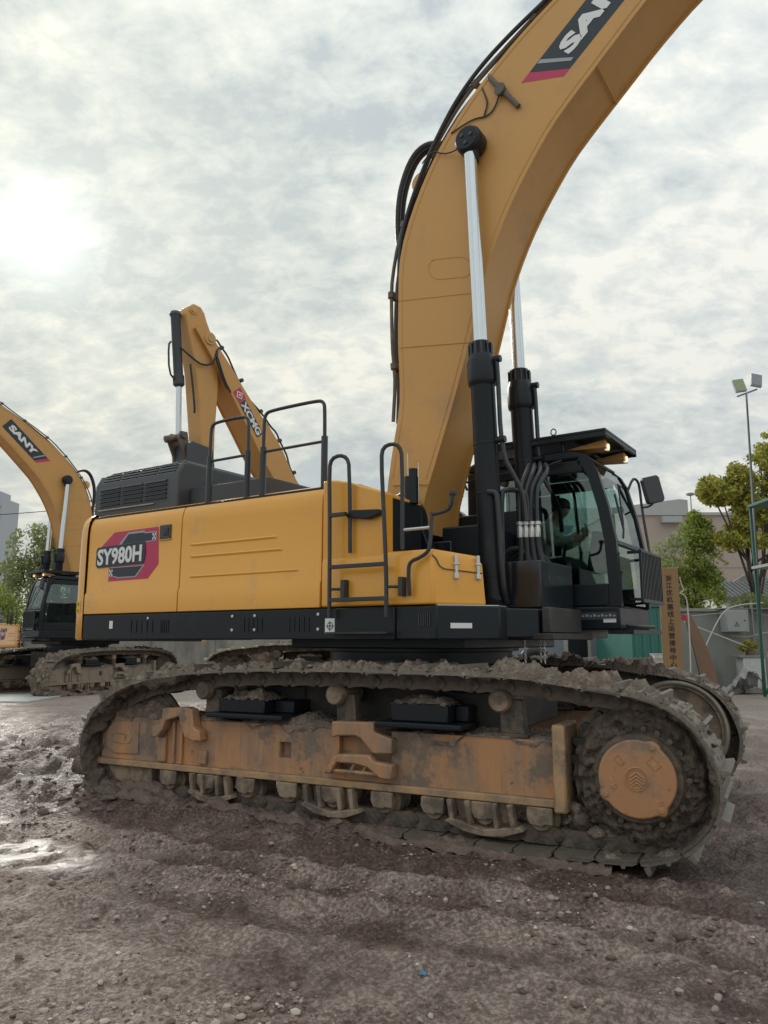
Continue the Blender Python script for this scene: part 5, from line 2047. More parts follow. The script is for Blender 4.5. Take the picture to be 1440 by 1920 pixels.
# concrete wall and what stands at it
cwl = MB()
cwl.box((7.9, 25, -.2), (14.5, 25.25, 2.50))
cwo = tag(cwl.build('boundary_wall', 'concrete_wall', bevel=.02), 'grey stained concrete wall behind the electrical cabinet', 'wall')
g = MB()
g.box((7.8, 24.9, 2.502), (14.6, 25.35, 2.60))
g.build('coping', 'concrete_wall', cwo, bevel=.01)
el = empty('electrical_cabinet', (10.78, 24.45, 1.85))
tag(el, 'light grey electrical cabinet with a warning triangle on the concrete wall', 'cabinet')
g = MB()
g.box((0, .04, 0), (.72, .5, .70))
g.build('case', 'box_grey', el, bevel=.012)
g = MB()
g.box((.02, .015, .02), (.62, .038, .68))
g.build('door', 'box_grey', el, bevel=.008)
g = MB()
g.tube([(.25, .012, .18), (.40, .012, .18), (.325, .012, .31), (.25, .012, .18)], .009, 5)
g.tube([(.325, .012, .27), (.315, .012, .235), (.335, .012, .23), (.325, .012, .20)], .006, 5)
g.build('warning_mark', 'sign_ink', el)
g = MB()
g.box((.56, .005, .33), (.59, .014, .38))
g.build('lock', 'sign_ink', el)
g = MB()
g.box((.80, -.02, -.3), (.84, .02, .95))
g.box((-.1, .06, .72), (1.9, .56, .75))
g.build('bracket', 'galvanised', el)
g = MB()
g.tube([(11.9, 24.3, 2.75), (11.0, 24.2, 2.68), (10.6, 24.2, 2.5), (10.2, 24.1, 1.95), (9.85, 24.0, 1.35)], .022, 6, 2)
tag(g.build('conduit', 'cable_white'), 'white conduit drooping from the electrical cabinet', 'conduit')
g = MB()
g.tube([(9.35, 24.2, 2.15), (11.5, 24.1, 1.28)], .022, 6)
tag(g.build('prop_pole', 'cable_white'), 'thin pale pole slanting across the concrete wall', 'pole')
g = MB()
g.tube([(9.2, 24.8, 2.3), (10.7, 24.6, 2.45)], .010, 5)
g.tube([(11.7, 24.7, 2.5), (13.5, 24.6, 2.0)], .010, 5)
g.tube([(11.0, 24.7, 1.75), (11.5, 24.6, 1.68), (12.0, 24.6, 1.85), (13, 24.6, 1.9)], .014, 5, 2)
tag(g.build('wall_cable', 'cable_white'), 'loose grey cable run along the concrete wall', 'cable')
g = MB()
g.prism([(8.52, 2.25), (8.60, 2.36), (8.72, 2.30), (9.0, 1.7), (9.25, .95), (9.42, .0), (8.95, .0), (8.72, 1.3)], 22.0, 22.07, 'y')
tag(g.build('curved_panel', 'brown_panel', bevel=.02), 'curved brown sheet panel leaning by the sign board', 'panel')
ac = empty('cabinet', (11.0, 24.0, 0))
tag(ac, 'short white metal cabinet with a plant on top at the right edge', 'cabinet')
g = MB()
g.box((0, 0, .16), (.68, .5, 1.06))
g.build('case', 'white_box', ac, bevel=.015)
g = MB()
g.box((-.02, -.02, 0), (.70, .52, .158))
g.build('base', 'concrete_wall', ac, bevel=.01)
g = MB()
g.box((-.12, -.03, 1.065), (.74, .54, 1.13))
g.build('lid', 'concrete_wall', ac, bevel=.01)
g = MB()
g.box((.22, -.012, .80), (.38, -.002, .815))
g.box((.26, -.02, .60), (.34, -.002, .68))
g.tube([(.30, -.02, .6), (.30, -.03, .25), (.36, -.03, .15), (.62, -.03, .14), (.75, -.03, .3), (.80, -.02, .9), (.74, .0, 1.25)], .012, 6, 2)
g.build('socket_and_cable', 'cable_white', ac)
pt = empty('potted_plant', (11.33, 24.2, 1.13))
tag(pt, 'straggly green plant on top of the white cabinet', 'plant')
g = MB()
g.lathe((0, 0, 0), (0, 0, 1), [(0, .12), (.16, .16), (.17, .15), (.13, .13), (.13, 0)], 16)
g.build('pot', 'brown_panel', pt)
leaves('foliage', [(0, 0, .30, .30, .22, .17), (.22, 0, .22, .2, .15, .12), (-.25, 0, .2, .2, .15, .1)], 900, .05, 'leaf_olive', pt, 12)
# crumpled tarp
xs = np.linspace(0, 1, 30)
X, Y = np.meshgrid(xs, xs, indexing='ij')
Zt = .95 * (1 - np.abs(X - .62) * 1.35) * np.clip(1.15 - Y * .9, .1, 1) * (.75 + .25 * fbm(X * 4, Y * 4, 4, 8)) + .10 * fbm(X * 9, Y * 9, 3, 2)
g = MB()
g.grid([[(10.15 + X[i, j] * 1.0, 23.2 + Y[i, j] * .9, max(-.05, Zt[i, j])) for j in range(30)] for i in range(30)])
tag(g.build('tarpaulin', 'tarp', smooth=180), 'crumpled grey tarpaulin heap beside the white cabinet', 'tarpaulin')

# flood-light mast
po = empty('light_mast', (11.28, 23.2, 0))
tag(po, 'tall thin mast with two square floodlights rising past the trees', 'mast')
g = MB()
g.tube([(-.1, 0, 0), (0, 0, 4.5), (.08, 0, 9.25)], .048, 10, 0, lambda k: 1 - .35 * k)
g.build('pole', 'galvanised', po)
g = MB()
g.tube([(-.22, -.02, 9.12), (.42, -.02, 9.36)], .028, 6)
g.build('cross_arm', 'galvanised', po)
for dx, dz, ry, mt in ((-.16, 9.45, -8, 'flood_glass'), (.38, 9.62, 12, 'flood_grey')):
    g = MB()
    g.box((-.17, -.05, -.22), (.17, .05, .22))
    fl = g.build('floodlight', 'box_grey', po, Matrix.Translation((dx, -.08, dz)) @ Matrix.Rotation(R(ry), 4, 'Y') @ Matrix.Rotation(R(-14), 4, 'X'), bevel=.012)
    g = MB()
    g.box((-.145, -.062, -.19), (.145, -.052, .19))
    g.build('lens', mt, fl)
g = MB()
g.tube([(-.08, -.05, 1.0), (.0, -.05, 4), (.06, -.05, 9.0)], .012, 5)
g.build('lamp_cable', 'rubber', po)

# green steel stair at the right edge
st = empty('steel_stair', (10.72, 21.0, 0))
tag(st, 'green steel outside stair cut off by the right edge', 'stair')
for x, y in ((0, 0), (1.6, 0), (0, 1.2), (1.6, 1.2)):
    g = MB()
    g.box((x - .035, y - .035, 0), (x + .035, y + .035, 5.42))
    g.build('post', 'stair_green', st, bevel=.006)
for z in (3.62, 5.42):
    g = MB()
    g.box((-.06, -.06, z), (1.7, 1.3, z + .08))
    g.build('landing', 'stair_green' if z > 4 else 'box_grey', st, bevel=.008)
for k in range(7):
    z = 3.9 + k * .21
    g = MB()
    g.tube([(-.02, -.06, z), (1.7, -.06, z)], .018, 6)
    g.build('rail', 'stair_green', st)
for k in range(12):
    g = MB()
    g.box((.12 + k * .12, .1, .3 + k * .28), (.32 + k * .12, 1.1, .33 + k * .28))
    g.build('tread', 'stair_green', st)
for y in (.06, 1.14):
    g = MB()
    g.tube([(.05, y, .1), (1.6, y, 3.65)], .05, 6)
    g.build('stringer', 'stair_green', st)
g = MB()
for k in range(5):
    g.tube([(.10 + .05 * k, -.08, 3.6), (.12 + .05 * k, -.09, 2.0), (.22 + .05 * k, -.08, .1)], .012, 5)
g.tube([(-.02, -.1, 3.55), (-.05, -.12, 2.6), (.02, -.1, 1.6), (-.02, -.1, 1.0)], .018, 6, 2)
g.build('hanging_cable', 'cable_white', st)
g = MB()
rows = []
for i in range(8):
    rows.append([(-.16 + .05 * j / 5 + .01 * math.sin(i * 2 + j), -.12 + .03 * math.sin(j * 1.7 + i), 3.6 - i * .12) for j in range(6)])
g.grid(rows)
g.build('plastic_sheet', 'tarp', st)

# tiled house beyond the wall
hs = empty('tiled_house', (15.0, 34, 0))
tag(hs, 'small white house with grey ribbed tile roof beyond the concrete wall', 'house')
g = MB()
g.box((0, 0, 0), (5, 4, 3.45))
g.build('wall', 'white_box', hs)
g = MB()
g.prism([(-.45, 3.40), (1.6, 4.25), (3.6, 3.40), (3.6, 3.3), (1.6, 4.13), (-.45, 3.3)], -.3, 5.2, 'x')
rf = g.build('roof', 'tile_grey', hs, smooth=0)
for k in range(26):
    g = MB()
    g.tube([(-.25 + k * .21, -.46, 3.41), (-.25 + k * .21, 1.58, 4.27)], .055, 6)
    g.build('tile_row', 'tile_grey', rf)
g = MB()
g.box((1.0, -.03, 2.85), (2.3, -.004, 3.2))
g.build('window', 'teal_paint', hs)
g = MB()
g.prism([(0, 3.5), (2.2, 4.75), (4.6, 3.9), (4.6, 3.5)], 2.2, 2.5, 'y')
g.build('gable', 'concrete_wall', hs)

# large beige building
bb = empty('warehouse', (12.6, 43, 0))
tag(bb, 'large plain beige building filling the background at right', 'building')
g = MB()
g.box((0, 0, 0), (26, 14, 8.55))
g.build('wall', 'beige_render', bb)
g = MB()
g.box((-.1, -.12, 8.552), (26.1, 14.1, 8.72))
g.build('parapet', 'parapet_grey', bb)
g = MB()
g.prism([(0, 8.722), (4.75, 8.722), (4.75, 9.5), (4.3, 9.55), (0, 9.0)], .3, 8, 'y')
g.build('roof_room', 'parapet_grey', bb)
g = MB()
g.box((3.0, -.45, 8.1), (4.1, -.005, 8.45))
g.build('roof_vent', 'box_grey', bb)
for x, z in ((7.9, 7.6), (10.2, 8.0), (14, 7.6)):
    g = MB()
    g.box((x, -.04, z), (x + .75, -.004, z + .35))
    g.build('window', 'tower_window', bb)
for z in (2.9, 5.6):
    g = MB()
    g.box((.0, -.035, z), (26, -.003, z + .06))
    g.build('string_course', 'beige_render', bb)
g = MB()
g.tube([(4.9, .2, 8.7), (4.9, .2, 9.75)], .03, 6)
g.lathe((4.9, .2, 9.72), (0, 0, 1), [(0, .08), (.04, .22), (.12, .24), (.18, .12), (.18, 0)], 14)
g.build('roof_lamp', 'galvanised', bb)

# pale flats far behind the cab
fb = empty('apartment_block', (11.3, 56, 0))
tag(fb, 'pale apartment block seen only through the excavator\'s cab windows', 'building')
g = MB()
g.box((0, 0, 0), (5.6, 9, 11.2))
g.build('wall', 'white_box', fb)
WB = MB().box((-.45, -.05, -.5), (.45, .05, .5)).mesh('window', 0)
WB.materials.append(MATS['tower_window'])
for r_ in range(4):
    for c in range(4):
        link('window', WB, None, fb, Matrix.Translation((.8 + c * 1.35, -.03, 1.6 + r_ * 2.6)))
    g = MB()
    g.box((-.05, -.5, .75 + r_ * 2.6), (5.65, -.01, .95 + r_ * 2.6))
    g.build('balcony', 'parapet_grey', fb)

# trees on the right
tree('tree', (13.2, 27.5, 0), 8.6, [(-1.0, 0, 7.0, .8, .9, .65), (.2, 0, 7.5, .9, .9, .8), (1.2, 0, 8.4, .8, .8, .9), (1.6, 0, 7.1, 1.0, 1.0, .9), (.2, 0, 6.4, .8, .8, .5), (-.4, 0, 5.1, 1.1, .9, .45), (1.3, 0, 5.2, 1.0, .9, .5), (.9, 0, 6.1, 1.0, .9, .7), (-.3, 0, 5.7, .6, .6, .35)], 26000, .10, 'leaf_olive', 'olive-leaved tree behind the light mast at the right edge', 21)
tree('tree', (11.0, 28.2, 0), 6.0, [(-.4, 0, 4.0, .8, .8, .6), (.55, 0, 5.3, .7, .8, .8), (.7, 0, 4.2, .9, .9, .8), (.2, 0, 3.2, 1.3, 1.0, .8), (.7, 0, 6.0, .5, .5, .45)], 14000, .075, 'leaf_green', 'slender green tree over the concrete wall beside the sign board', 22, .11)
tree('sapling', (9.55, 27.0, 0), 4.6, [(0, 0, 3.6, .9, .9, .9), (.4, 0, 4.4, .8, .7, .7), (-.4, 0, 2.9, .8, .8, .7), (.8, 0, 5.0, .5, .5, .4)], 3800, .07, 'leaf_dull', 'thin pale sapling between the cab guard and the sign board', 23, .06)
tree('shrub', (14.2, 26.5, 0), 3.6, [(0, 0, 2.9, 1.0, .8, .7), (-1.6, 0, 2.8, .8, .6, .4)], 4000, .07, 'leaf_dull', 'low shrub showing over the top of the concrete wall', 24, .06, 'shrub')

# ------------------------------------------------------------------ ground
CT, ST = math.cos(R(27)), math.sin(R(27))


def to_T(x, y):
    dx, dy = x - C0[0], y - C0[1]
    return CT * dx - ST * dy, ST * dx + CT * dy


def sstep(a, b, v):
    t = np.clip((v - a) / (b - a), 0, 1)
    return t * t * (3 - 2 * t)


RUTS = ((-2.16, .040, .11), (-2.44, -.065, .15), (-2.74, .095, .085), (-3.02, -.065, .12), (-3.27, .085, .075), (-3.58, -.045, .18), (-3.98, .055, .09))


def moisture_rut_shade(x, y):
    """how dark the mud is: fresh wet mud by the tracks, plus shade painted along the ruts"""
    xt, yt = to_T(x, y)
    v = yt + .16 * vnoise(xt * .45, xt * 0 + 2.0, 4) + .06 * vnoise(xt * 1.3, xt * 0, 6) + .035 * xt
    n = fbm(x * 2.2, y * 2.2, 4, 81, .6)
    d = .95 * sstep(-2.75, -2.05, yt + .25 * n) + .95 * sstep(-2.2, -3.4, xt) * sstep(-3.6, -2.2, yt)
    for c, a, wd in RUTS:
        d = d + (.75 if a < 0 else -.25) * np.exp(-((v - c) / (wd * .9)) ** 2) * sstep(-4.0, -1.0, xt)  # rut shading put into the colour: bottoms darker, ridges lighter
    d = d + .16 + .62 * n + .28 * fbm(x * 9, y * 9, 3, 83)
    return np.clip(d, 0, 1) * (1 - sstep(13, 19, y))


def ground_h(x, y):
    xt, yt = to_T(x, y)
    near = 1 - sstep(14, 22, np.hypot(x, y))
    wob = .16 * vnoise(xt * .45, xt * 0 + 2.0, 4) + .06 * vnoise(xt * 1.3, xt * 0, 6)
    v = yt + wob + .035 * xt
    h = .030 * fbm(x * .55, y * .55, 3, 1) + .016 * fbm(x * 1.9, y * 1.9, 3, 2)
    # wheel and track ruts that run past the machine
    ruts = np.zeros_like(x)
    for c, a, wd in RUTS:
        amp = .55 + .65 * vnoise(xt * .6 + c * 7, xt * 0 + c, 12)
        ruts += a * amp * np.exp(-((v - c) / wd) ** 2)
    h += ruts * near * (1 - .45 * sstep(0.2, -3.2, xt))
    # cross prints left by shoes in two of the lanes
    lane = np.exp(-((v + 2.44) / .16) ** 4) + .8 * np.exp(-((v + 3.04) / .13) ** 4)
    h += .034 * lane * near * (sstep(.25, .55, np.abs(((xt + .12 * v) / .16) % 1 - .5) * 2) - .5) * np.clip(.35 + .9 * vnoise(xt * .9, v * 2, 91), 0, 1)
    # churned mud to the left of and behind the machine
    ch_ = sstep(-2.4, -3.6, xt) * near
    h += ch_ * (.075 * fbm(x * 3.1, y * 3.1, 4, 14) + .03 * np.abs(vnoise(x * 6, y * 2.4, 17)))
    cl = np.clip(fbm(x * 4.2, y * 4.2, 4, 23, .6) - .15, 0, 1)
    h += .06 * cl * near * sstep(-5.0, -1.9, yt)
    h += (.016 * fbm(x * 7, y * 7, 3, 7, .6) + .010 * np.abs(vnoise(x * 19, y * 19, 27)) + .0065 * fbm(x * 34, y * 34, 2, 8)) * near
    # squashed berm along the track, flat under it
    berm = np.exp(-((yt + 1.88 + .05 * vnoise(xt * 2.2, xt * 0, 31)) / .13) ** 2) * (np.abs(xt) < 3.3)
    h += .075 * sstep(1.6, -.2, xt) * berm * (.45 + .8 * np.clip(vnoise(xt * 1.7, xt * 0, 33) + .2, 0, 1))
    under = (1 - sstep(.34, .46, np.abs(np.abs(yt) - 1.495))) * (1 - sstep(3.0, 3.4, np.abs(xt)))
    h = h * (1 - under) + (-.025 + .02 * fbm(x * 8, y * 8, 3, 40)) * under
    left = sstep(-1.2, -2.6, xt) * np.exp(-((yt + 1.9) / .35) ** 2) * (xt > -3.6)
    h += .05 * left * (.7 + .6 * fbm(x * 6, y * 6, 3, 44))
    h -= .03 * sstep(-.4, 1.2, xt) * np.exp(-((yt + 1.85) / .30) ** 2) * (1 - sstep(3.2, 4.2, xt))
    # puddle
    pw = puddle(x, y)
    h = h * (1 - pw) + (-.012 + .004 * fbm(x * 7, y * 7, 3, 50)) * pw
    # the yard rises a little behind the machine
    h += .30 * np.exp(-(((x + .9) / 4.5) ** 2 + ((y - 16.0) / 3.4) ** 2) ** 2)
    return h


def puddle(x, y):
    n = .28 * fbm(x * 1.6, y * 2.4, 4, 60)
    a = ((x + 3.15) * .93 + (y - 6.35) * -.36) / 1.55
    b = ((x + 3.15) * .36 + (y - 6.35) * .93) / .42
    p1 = 1.05 - np.sqrt(a * a + b * b) + n * 1.3
    a = ((x + 4.0) * .93 + (y - 7.5) * -.36) / 1.6
    b = ((x + 4.0) * .36 + (y - 7.5) * .93) / .28
    p2 = .8 - np.sqrt(a * a + b * b) + n * 1.4
    br = sstep(-.75, .0, fbm(x * 3.2 + y * 1.2, y * 6.5 - x * 2.4, 4, 66, .6))
    return sstep(.0, .34, np.maximum(p1, p2)) * br


def axis(lo, hi, c, s0, k):
    """coordinates packed round c, step growing with distance"""
    out = [c]
    v = c
    while v < hi:
        v += s0 + k * abs(v - c)
        out.append(v)
    v = c
    while v > lo:
        v -= s0 + k * abs(v - c)
        out.insert(0, v)
    return np.array(out)


gx = axis(-420, 420, .2, .012, .0135)
gy = axis(-5, 700, 3.4, .011, .0130)
X, Y = np.meshgrid(gx, gy, indexing='ij')
Z = ground_h(X, Y)
me = bpy.data.meshes.new('ground')
nx, ny = X.shape
co = np.stack([X, Y, Z], -1).reshape(-1, 3)
idx = np.arange(nx * ny).reshape(nx, ny)
q = np.stack([idx[:-1, :-1], idx[1:, :-1], idx[1:, 1:], idx[:-1, 1:]], -1).reshape(-1, 4)
me.vertices.add(len(co))
me.vertices.foreach_set('co', co.ravel())
me.loops.add(q.size)
me.loops.foreach_set('vertex_index', q.ravel())
me.polygons.add(len(q))
me.polygons.foreach_set('loop_start', np.arange(0, q.size, 4))
me.polygons.foreach_set('use_smooth', np.ones(len(q), bool))
me.update()
me.validate()
at_ = me.attributes.new('wet', 'FLOAT', 'POINT')
at_.data.foreach_set('value', puddle(X, Y).ravel().astype(np.float32))
at_ = me.attributes.new('moist_rut_shade', 'FLOAT', 'POINT')
at_.data.foreach_set('value', moisture_rut_shade(X, Y).ravel().astype(np.float32))
gm = bpy.data.materials.new('mud_ground')
gm.use_nodes = True
t = gm.node_tree
bs = t.nodes['Principled BSDF']
LN = t.links.new


def gn(ty, **k):
    n = t.nodes.new(ty)
    for a, b in k.items():
        setattr(n, a, b)
    return n


def gnoise(scale, detail=6, rough=.6, vec=None):
    n = gn('ShaderNodeTexNoise')
    n.inputs['Scale'].default_value = scale
    n.inputs['Detail'].default_value = detail
    n.inputs['Roughness'].default_value = rough
    LN(vec or gtc.outputs['Object'], n.inputs['Vector'])
    return n.outputs['Fac']


def gramp(fac, stops):
    r_ = gn('ShaderNodeValToRGB')
    e_ = r_.color_ramp.elements
    e_[0].position, e_[0].color = stops[0][0], (*stops[0][1], 1)
    e_[1].position, e_[1].color = stops[-1][0], (*stops[-1][1], 1)
    for p_, c_ in stops[1:-1]:
        x_ = e_.new(p_)
        x_.color = (*c_, 1)
    LN(fac, r_.inputs[0])
    return r_.outputs[0]


def gmix(f, a, b, ty='RGBA'):
    n = gn('ShaderNodeMix', data_type=ty)
    o = 6 if ty == 'RGBA' else 2
    if isinstance(f, (int, float)):
        n.inputs[0].default_value = f
    else:
        LN(f, n.inputs[0])
    for i, v in ((o, a), (o + 1, b)):
        if isinstance(v, tuple):
            n.inputs[i].default_value = (*v, 1)
        elif isinstance(v, (int, float)):
            n.inputs[i].default_value = v
        else:
            LN(v, n.inputs[i])
    return n.outputs[2 if ty == 'RGBA' else 0]


gtc = gn('ShaderNodeTexCoord')
mpt = gn('ShaderNodeMapping')
mpt.inputs['Rotation'].default_value = (0, 0, R(27))
mpt.inputs['Scale'].default_value = (.28, 1.0, 1.0)
LN(gtc.outputs['Object'], mpt.inputs[0])
c1 = gramp(gnoise(.9, 8, .65, mpt.outputs[0]), [(.35, (0.125, 0.082, 0.070)), (.48, (0.265, 0.188, 0.162)), (.62, (0.47, 0.37, 0.325))])
c2 = gramp(gnoise(5.5, 8, .7), [(.38, (0.085, 0.056, 0.047)), (.5, (0.27, 0.192, 0.165)), (.61, (0.55, 0.445, 0.39))])
c3 = gramp(gnoise(38, 5, .7), [(.40, (0.05, 0.033, 0.027)), (.5, (0.27, 0.194, 0.167)), (.60, (0.70, 0.585, 0.51))])
colr = gmix(.5, c1, c2)
colr = gmix(.46, colr, c3)
# distance: paler gravel farther off in the yard
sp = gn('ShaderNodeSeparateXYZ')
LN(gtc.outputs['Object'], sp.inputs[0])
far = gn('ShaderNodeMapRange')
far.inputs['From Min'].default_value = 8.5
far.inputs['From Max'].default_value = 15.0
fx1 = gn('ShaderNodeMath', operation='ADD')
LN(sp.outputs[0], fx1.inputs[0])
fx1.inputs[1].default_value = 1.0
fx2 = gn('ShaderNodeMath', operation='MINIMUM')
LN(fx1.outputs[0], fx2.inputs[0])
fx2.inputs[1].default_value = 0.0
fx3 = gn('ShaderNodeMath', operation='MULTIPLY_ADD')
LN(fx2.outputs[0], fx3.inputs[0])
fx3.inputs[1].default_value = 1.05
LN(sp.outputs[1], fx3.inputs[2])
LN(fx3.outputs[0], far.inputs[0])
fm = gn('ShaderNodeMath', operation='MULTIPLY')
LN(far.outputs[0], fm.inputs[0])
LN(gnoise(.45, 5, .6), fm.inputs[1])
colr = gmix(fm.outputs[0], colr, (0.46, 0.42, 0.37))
# small pebbles
vo = gn('ShaderNodeTexVoronoi')
vo.inputs['Scale'].default_value = 46
LN(gtc.outputs['Object'], vo.inputs['Vector'])
peb = gn('ShaderNodeMapRange')
peb.inputs['From Min'].default_value = .22
peb.inputs['From Max'].default_value = .12
LN(vo.outputs['Distance'], peb.inputs[0])
pm = gn('ShaderNodeMapRange')
pm.inputs['From Min'].default_value = .40
pm.inputs['From Max'].default_value = .58
LN(gnoise(2.2, 4), pm.inputs[0])
pmm = gn('ShaderNodeMath', operation='MULTIPLY')
LN(peb.outputs[0], pmm.inputs[0])
LN(pm.outputs[0], pmm.inputs[1])
colr = gmix(pmm.outputs[0], colr, gramp(vo.outputs['Color'], [(.1, (0.16, 0.14, 0.13)), (.9, (0.58, 0.54, 0.50))]))
mo = gn('ShaderNodeAttribute', attribute_name='moist_rut_shade')
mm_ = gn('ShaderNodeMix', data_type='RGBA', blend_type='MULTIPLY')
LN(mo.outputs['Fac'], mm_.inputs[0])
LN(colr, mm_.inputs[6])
mm_.inputs[7].default_value = (0.46, 0.40, 0.385, 1)  # darkens wet mud and also carries the painted rut shade
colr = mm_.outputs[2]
wa = gn('ShaderNodeAttribute', attribute_name='wet')
colr = gmix(wa.outputs['Fac'], colr, (0.15, 0.125, 0.11))
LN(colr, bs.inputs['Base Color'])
damp = gn('ShaderNodeMapRange')
damp.inputs['From Min'].default_value = .42
damp.inputs['From Max'].default_value = .62
damp.inputs['To Min'].default_value = .50
damp.inputs['To Max'].default_value = .88
LN(gnoise(1.3, 6, .65), damp.inputs[0])
LN(gmix(wa.outputs['Fac'], gmix(mo.outputs['Fac'], damp.outputs[0], .36, 'FLOAT'), .29, 'FLOAT'), bs.inputs['Roughness'])
bs.inputs['Specular IOR Level'].default_value = .42
b1 = gn('ShaderNodeMath', operation='MULTIPLY_ADD')
LN(gnoise(16, 8, .72), b1.inputs[0])
b1.inputs[1].default_value = 1.0
b2 = gn('ShaderNodeMath', operation='MULTIPLY')
LN(gnoise(75, 5, .7), b2.inputs[0])
b2.inputs[1].default_value = .30
LN(b2.outputs[0], b1.inputs[2])
b3 = gn('ShaderNodeMath', operation='MULTIPLY_ADD')
LN(pmm.outputs[0], b3.inputs[0])
b3.inputs[1].default_value = .18
vc1 = gn('ShaderNodeTexVoronoi')
vc1.inputs['Scale'].default_value = 17
vd = gn('ShaderNodeMix', data_type='VECTOR')
vd.inputs[0].default_value = .06
LN(gtc.outputs['Object'], vd.inputs[4])
nvv = gn('ShaderNodeTexNoise')
nvv.inputs['Scale'].default_value = 9
LN(gtc.outputs['Object'], nvv.inputs['Vector'])
LN(nvv.outputs['Color'], vd.inputs[5])
LN(vd.outputs[1], vc1.inputs['Vector'])
vc2 = gn('ShaderNodeTexVoronoi')
vc2.inputs['Scale'].default_value = 48
LN(vd.outputs[1], vc2.inputs['Vector'])
va = gn('ShaderNodeMath', operation='MULTIPLY_ADD')
LN(vc1.outputs['Distance'], va.inputs[0])
va.inputs[1].default_value = -.55
LN(b1.outputs[0], va.inputs[2])
vb = gn('ShaderNodeMath', operation='MULTIPLY_ADD')
LN(vc2.outputs['Distance'], vb.inputs[0])
vb.inputs[1].default_value = -.30
LN(va.outputs[0], vb.inputs[2])
LN(vb.outputs[0], b3.inputs[2])
bpn = gn('ShaderNodeBump')
bpn.inputs['Distance'].default_value = .045
LN(gmix(wa.outputs['Fac'], .95, .18, 'FLOAT'), bpn.inputs['Strength'])
LN(b3.outputs[0], bpn.inputs['Height'])
LN(bpn.outputs[0], bs.inputs['Normal'])
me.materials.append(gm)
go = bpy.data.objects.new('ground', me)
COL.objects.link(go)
tag(go, kind='structure')

# ------------------------------------------------------------------ loose stones
surf('stone_pale', (0.38, 0.335, 0.30), .8, var=.25, vscale=14, dirt=(0.17, .145, .13), dirt_amt=.35, dscale=18, bump=.4, bscale=60)


gmm = bpy.data.materials.new('gravel_mix')
gmm.use_nodes = True
t = gmm.node_tree
ge = gn('ShaderNodeNewGeometry')
LN = t.links.new
LN(gramp(ge.outputs['Random Per Island'], [(.0, (0.12, 0.085, 0.07)), (.5, (0.29, 0.218, 0.184)), (.85, (0.42, 0.35, 0.30)), (1.0, (0.62, 0.56, 0.50))]), t.nodes['Principled BSDF'].inputs['Base Color'])
t.nodes['Principled BSDF'].inputs['Roughness'].default_value = .8
MATS['gravel_mix'] = gmm


def stone_verts(rs):
    n, rg = 7, 5
    zz = np.linspace(-.92, .92, rg)
    vs = []
    ph_ = rs.rand() * 6
    for z in zz:
        r_ = math.sqrt(1 - z * z)
        for i in range(n):
            a = ph_ + 2 * math.pi * i / n
            j = 1 + .30 * (rs.rand() - .5)
            vs.append((r_ * math.cos(a) * j, r_ * math.sin(a) * j, z * (1 + .2 * (rs.rand() - .5))))
    v = np.array(vs)
    v *= np.array([1, .6 + .3 * rs.rand(), .42 + .28 * rs.rand()])
    fs = [(a * n + i, a * n + (i + 1) % n, (a + 1) * n + (i + 1) % n, (a + 1) * n + i) for a in range(rg - 1) for i in range(n)]
    fs += [tuple(range(n - 1, -1, -1)), tuple(range((rg - 1) * n, rg * n))]
    return v, fs


rs = np.random.RandomState(5)
protos = [stone_verts(rs) for _ in range(9)]
SM = []
for v, fs in protos[:6]:
    m_ = bpy.data.meshes.new('stone')
    m_.from_pydata(v.tolist(), [], fs)
    m_.polygons.foreach_set('use_smooth', [True] * len(m_.polygons))
    m_.set_sharp_from_angle(angle=R(42))
    m_.materials.append(MATS['stone_pale'])
    SM.append(m_)


def hz(x, y):
    return float(ground_h(np.array([x]), np.array([y]))[0])


cnt = 0
spots = []
for _ in range(26):
    spots.append((rs.normal(1.05, .32), rs.uniform(3.02, 3.22), rs.uniform(.022, .052)))
for _ in range(10):
    spots.append((rs.uniform(.2, .55), rs.uniform(3.05, 3.2), rs.uniform(.018, .035)))
for _ in range(30):
    y = rs.uniform(3.0, 6.2)
    spots.append((rs.uniform(-.5, .52) * y, y, rs.uniform(.014, .030)))
sz_ = ground_h(np.array([q_[0] for q_ in spots]), np.array([q_[1] for q_ in spots]))
for (x, y, s_), gz in zip(spots, sz_):
    o = link('stone', SM[rs.randint(6)], None, None)
    o.location = (x, y, gz + s_ * .18)
    o.rotation_euler = (rs.uniform(-.4, .4), rs.uniform(-.4, .4), rs.uniform(0, 6.28))
    o.scale = (s_, s_, s_)
    tag(o, 'pale loose stone lying on the muddy ground in the foreground', 'stone', 'loose stones in the foreground')
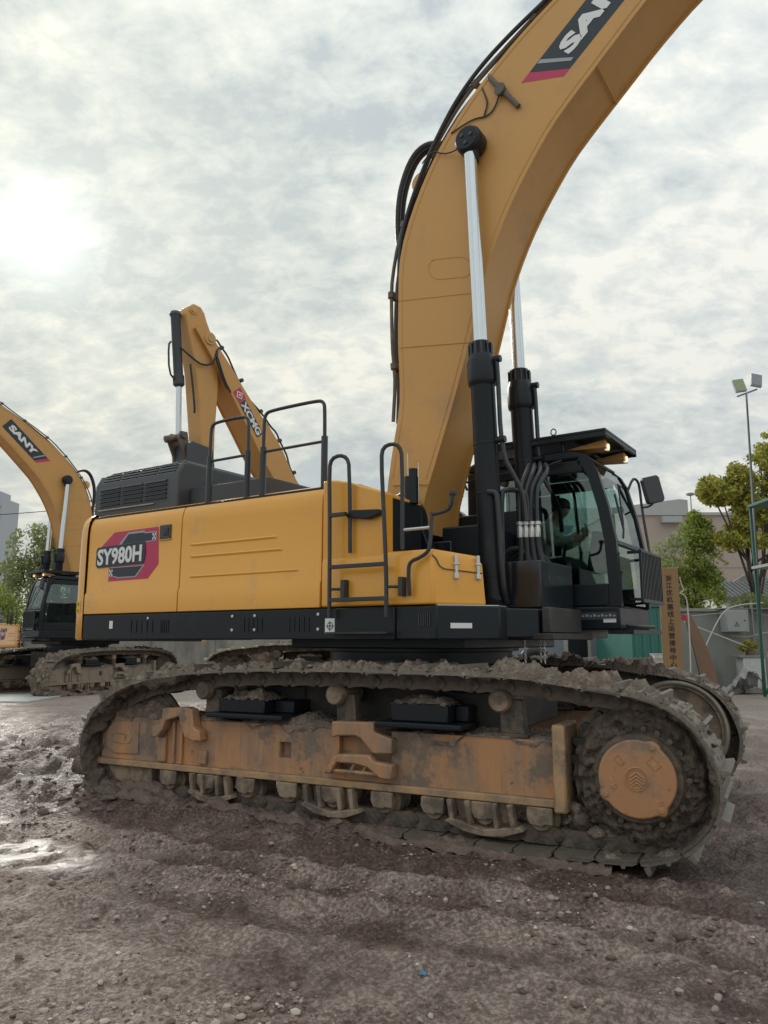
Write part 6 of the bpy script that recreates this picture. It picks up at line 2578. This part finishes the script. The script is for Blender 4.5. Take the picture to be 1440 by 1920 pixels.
# gravel: uncountable
N = 40000
yy_ = 2.8 + 8.0 * rs.rand(N) ** 1.7
xx_ = (rs.rand(N) - .5) * 1.16 * yy_
xt, yt = to_T(xx_, yy_)
dens = fbm(xx_ * 1.1, yy_ * 1.1, 3, 71) + .9 * np.exp(-((yt + 2.95 + .16 * vnoise(xt * .45, xt * 0 + 2.0, 4)) / .14) ** 2) + .5 * np.exp(-((yt + 3.45) / .2) ** 2) + .8 * sstep(4.0, 3.0, yy_) - .48
keep = (rs.rand(N) < np.clip(dens, .035, 1)) & (puddle(xx_, yy_) < .3) & (yt < -1.86)
xx_, yy_ = xx_[keep], yy_[keep]
zz_ = ground_h(xx_, yy_)
VV, FF = [], []
off = 0
for x, y, z in zip(xx_, yy_, zz_):
    v, fs = protos[rs.randint(9)]
    s_ = float(np.clip(np.exp(rs.normal(-4.9, .58)), .003, .026))
    a = rs.rand() * 6.28
    c_, d_ = math.cos(a), math.sin(a)
    w_ = v * s_
    VV.append(np.stack([w_[:, 0] * c_ - w_[:, 1] * d_ + x, w_[:, 0] * d_ + w_[:, 1] * c_ + y, w_[:, 2] + z + s_ * .15], -1))
    FF += [tuple(i + off for i in f_) for f_ in fs]
    off += len(v)
m_ = bpy.data.meshes.new('gravel')
m_.from_pydata(np.concatenate(VV).tolist(), [], FF)
m_.polygons.foreach_set('use_smooth', [True] * len(m_.polygons))
m_.set_sharp_from_angle(angle=R(42))
gv = link('gravel', m_, 'gravel_mix')
tag(gv, 'scattered gravel pressed into the muddy ground', 'gravel', kind='stuff')
# mud clods along the ruts
surf('clod_mud', (0.17, 0.12, 0.098), .9, var=.45, vscale=12, dirt=(0.30, .26, .23), dirt_amt=.3, dscale=12, bump=.9, bscale=50, bdist=.02)
mm = MB()
rng = random.Random(31)
cl_ = []
for _ in range(1100):
    u = rng.uniform(-3.4, 4.5)
    v_ = rng.choice((-2.0, -2.1, -2.78, -2.95, -3.3, -3.9)) + rng.gauss(0, .10)
    x = C0[0] + CT * u + ST * v_
    y = C0[1] - ST * u + CT * v_
    if y > 2.6:
        cl_.append((x, y, min(.034, .006 + abs(rng.gauss(0, .010)))))
for _ in range(900):
    cl_.append((rng.uniform(-7, -2.2), rng.uniform(7.2, 12.5), min(.06, .010 + abs(rng.gauss(0, .02)))))
cl_ = [q_ for q_ in cl_ if float(puddle(np.array([q_[0]]), np.array([q_[1]]))[0]) < .25]
ca = np.array(cl_)
cz = ground_h(ca[:, 0], ca[:, 1])
for (x, y, r_), z in zip(cl_, cz):
    blob(mm, (x, y, z - r_ * .05), r_, rng, squash=(rng.uniform(.7, 1.5), rng.uniform(.6, 1.1), rng.uniform(.35, .7)))
tag(mm.build('mud_clods', 'clod_mud', smooth=180), 'crumbled mud clods along the ruts', 'mud', kind='stuff')
# litter
g = MB()
rows = []
for i in range(6):
    rows.append([(.012 * i + .004 * rng.random(), .014 * j, .02 * rng.random() + .012) for j in range(6)])
g.grid(rows)
lt = g.build('litter', surf('litter_blue', (.07, .22, .33), .5), smooth=0)
lt.location = (.165, 3.95, hz(.165, 3.95))
lt.scale = (.55, .55, .55)
tag(lt, 'scrap of crumpled blue plastic on the gravel', 'litter')
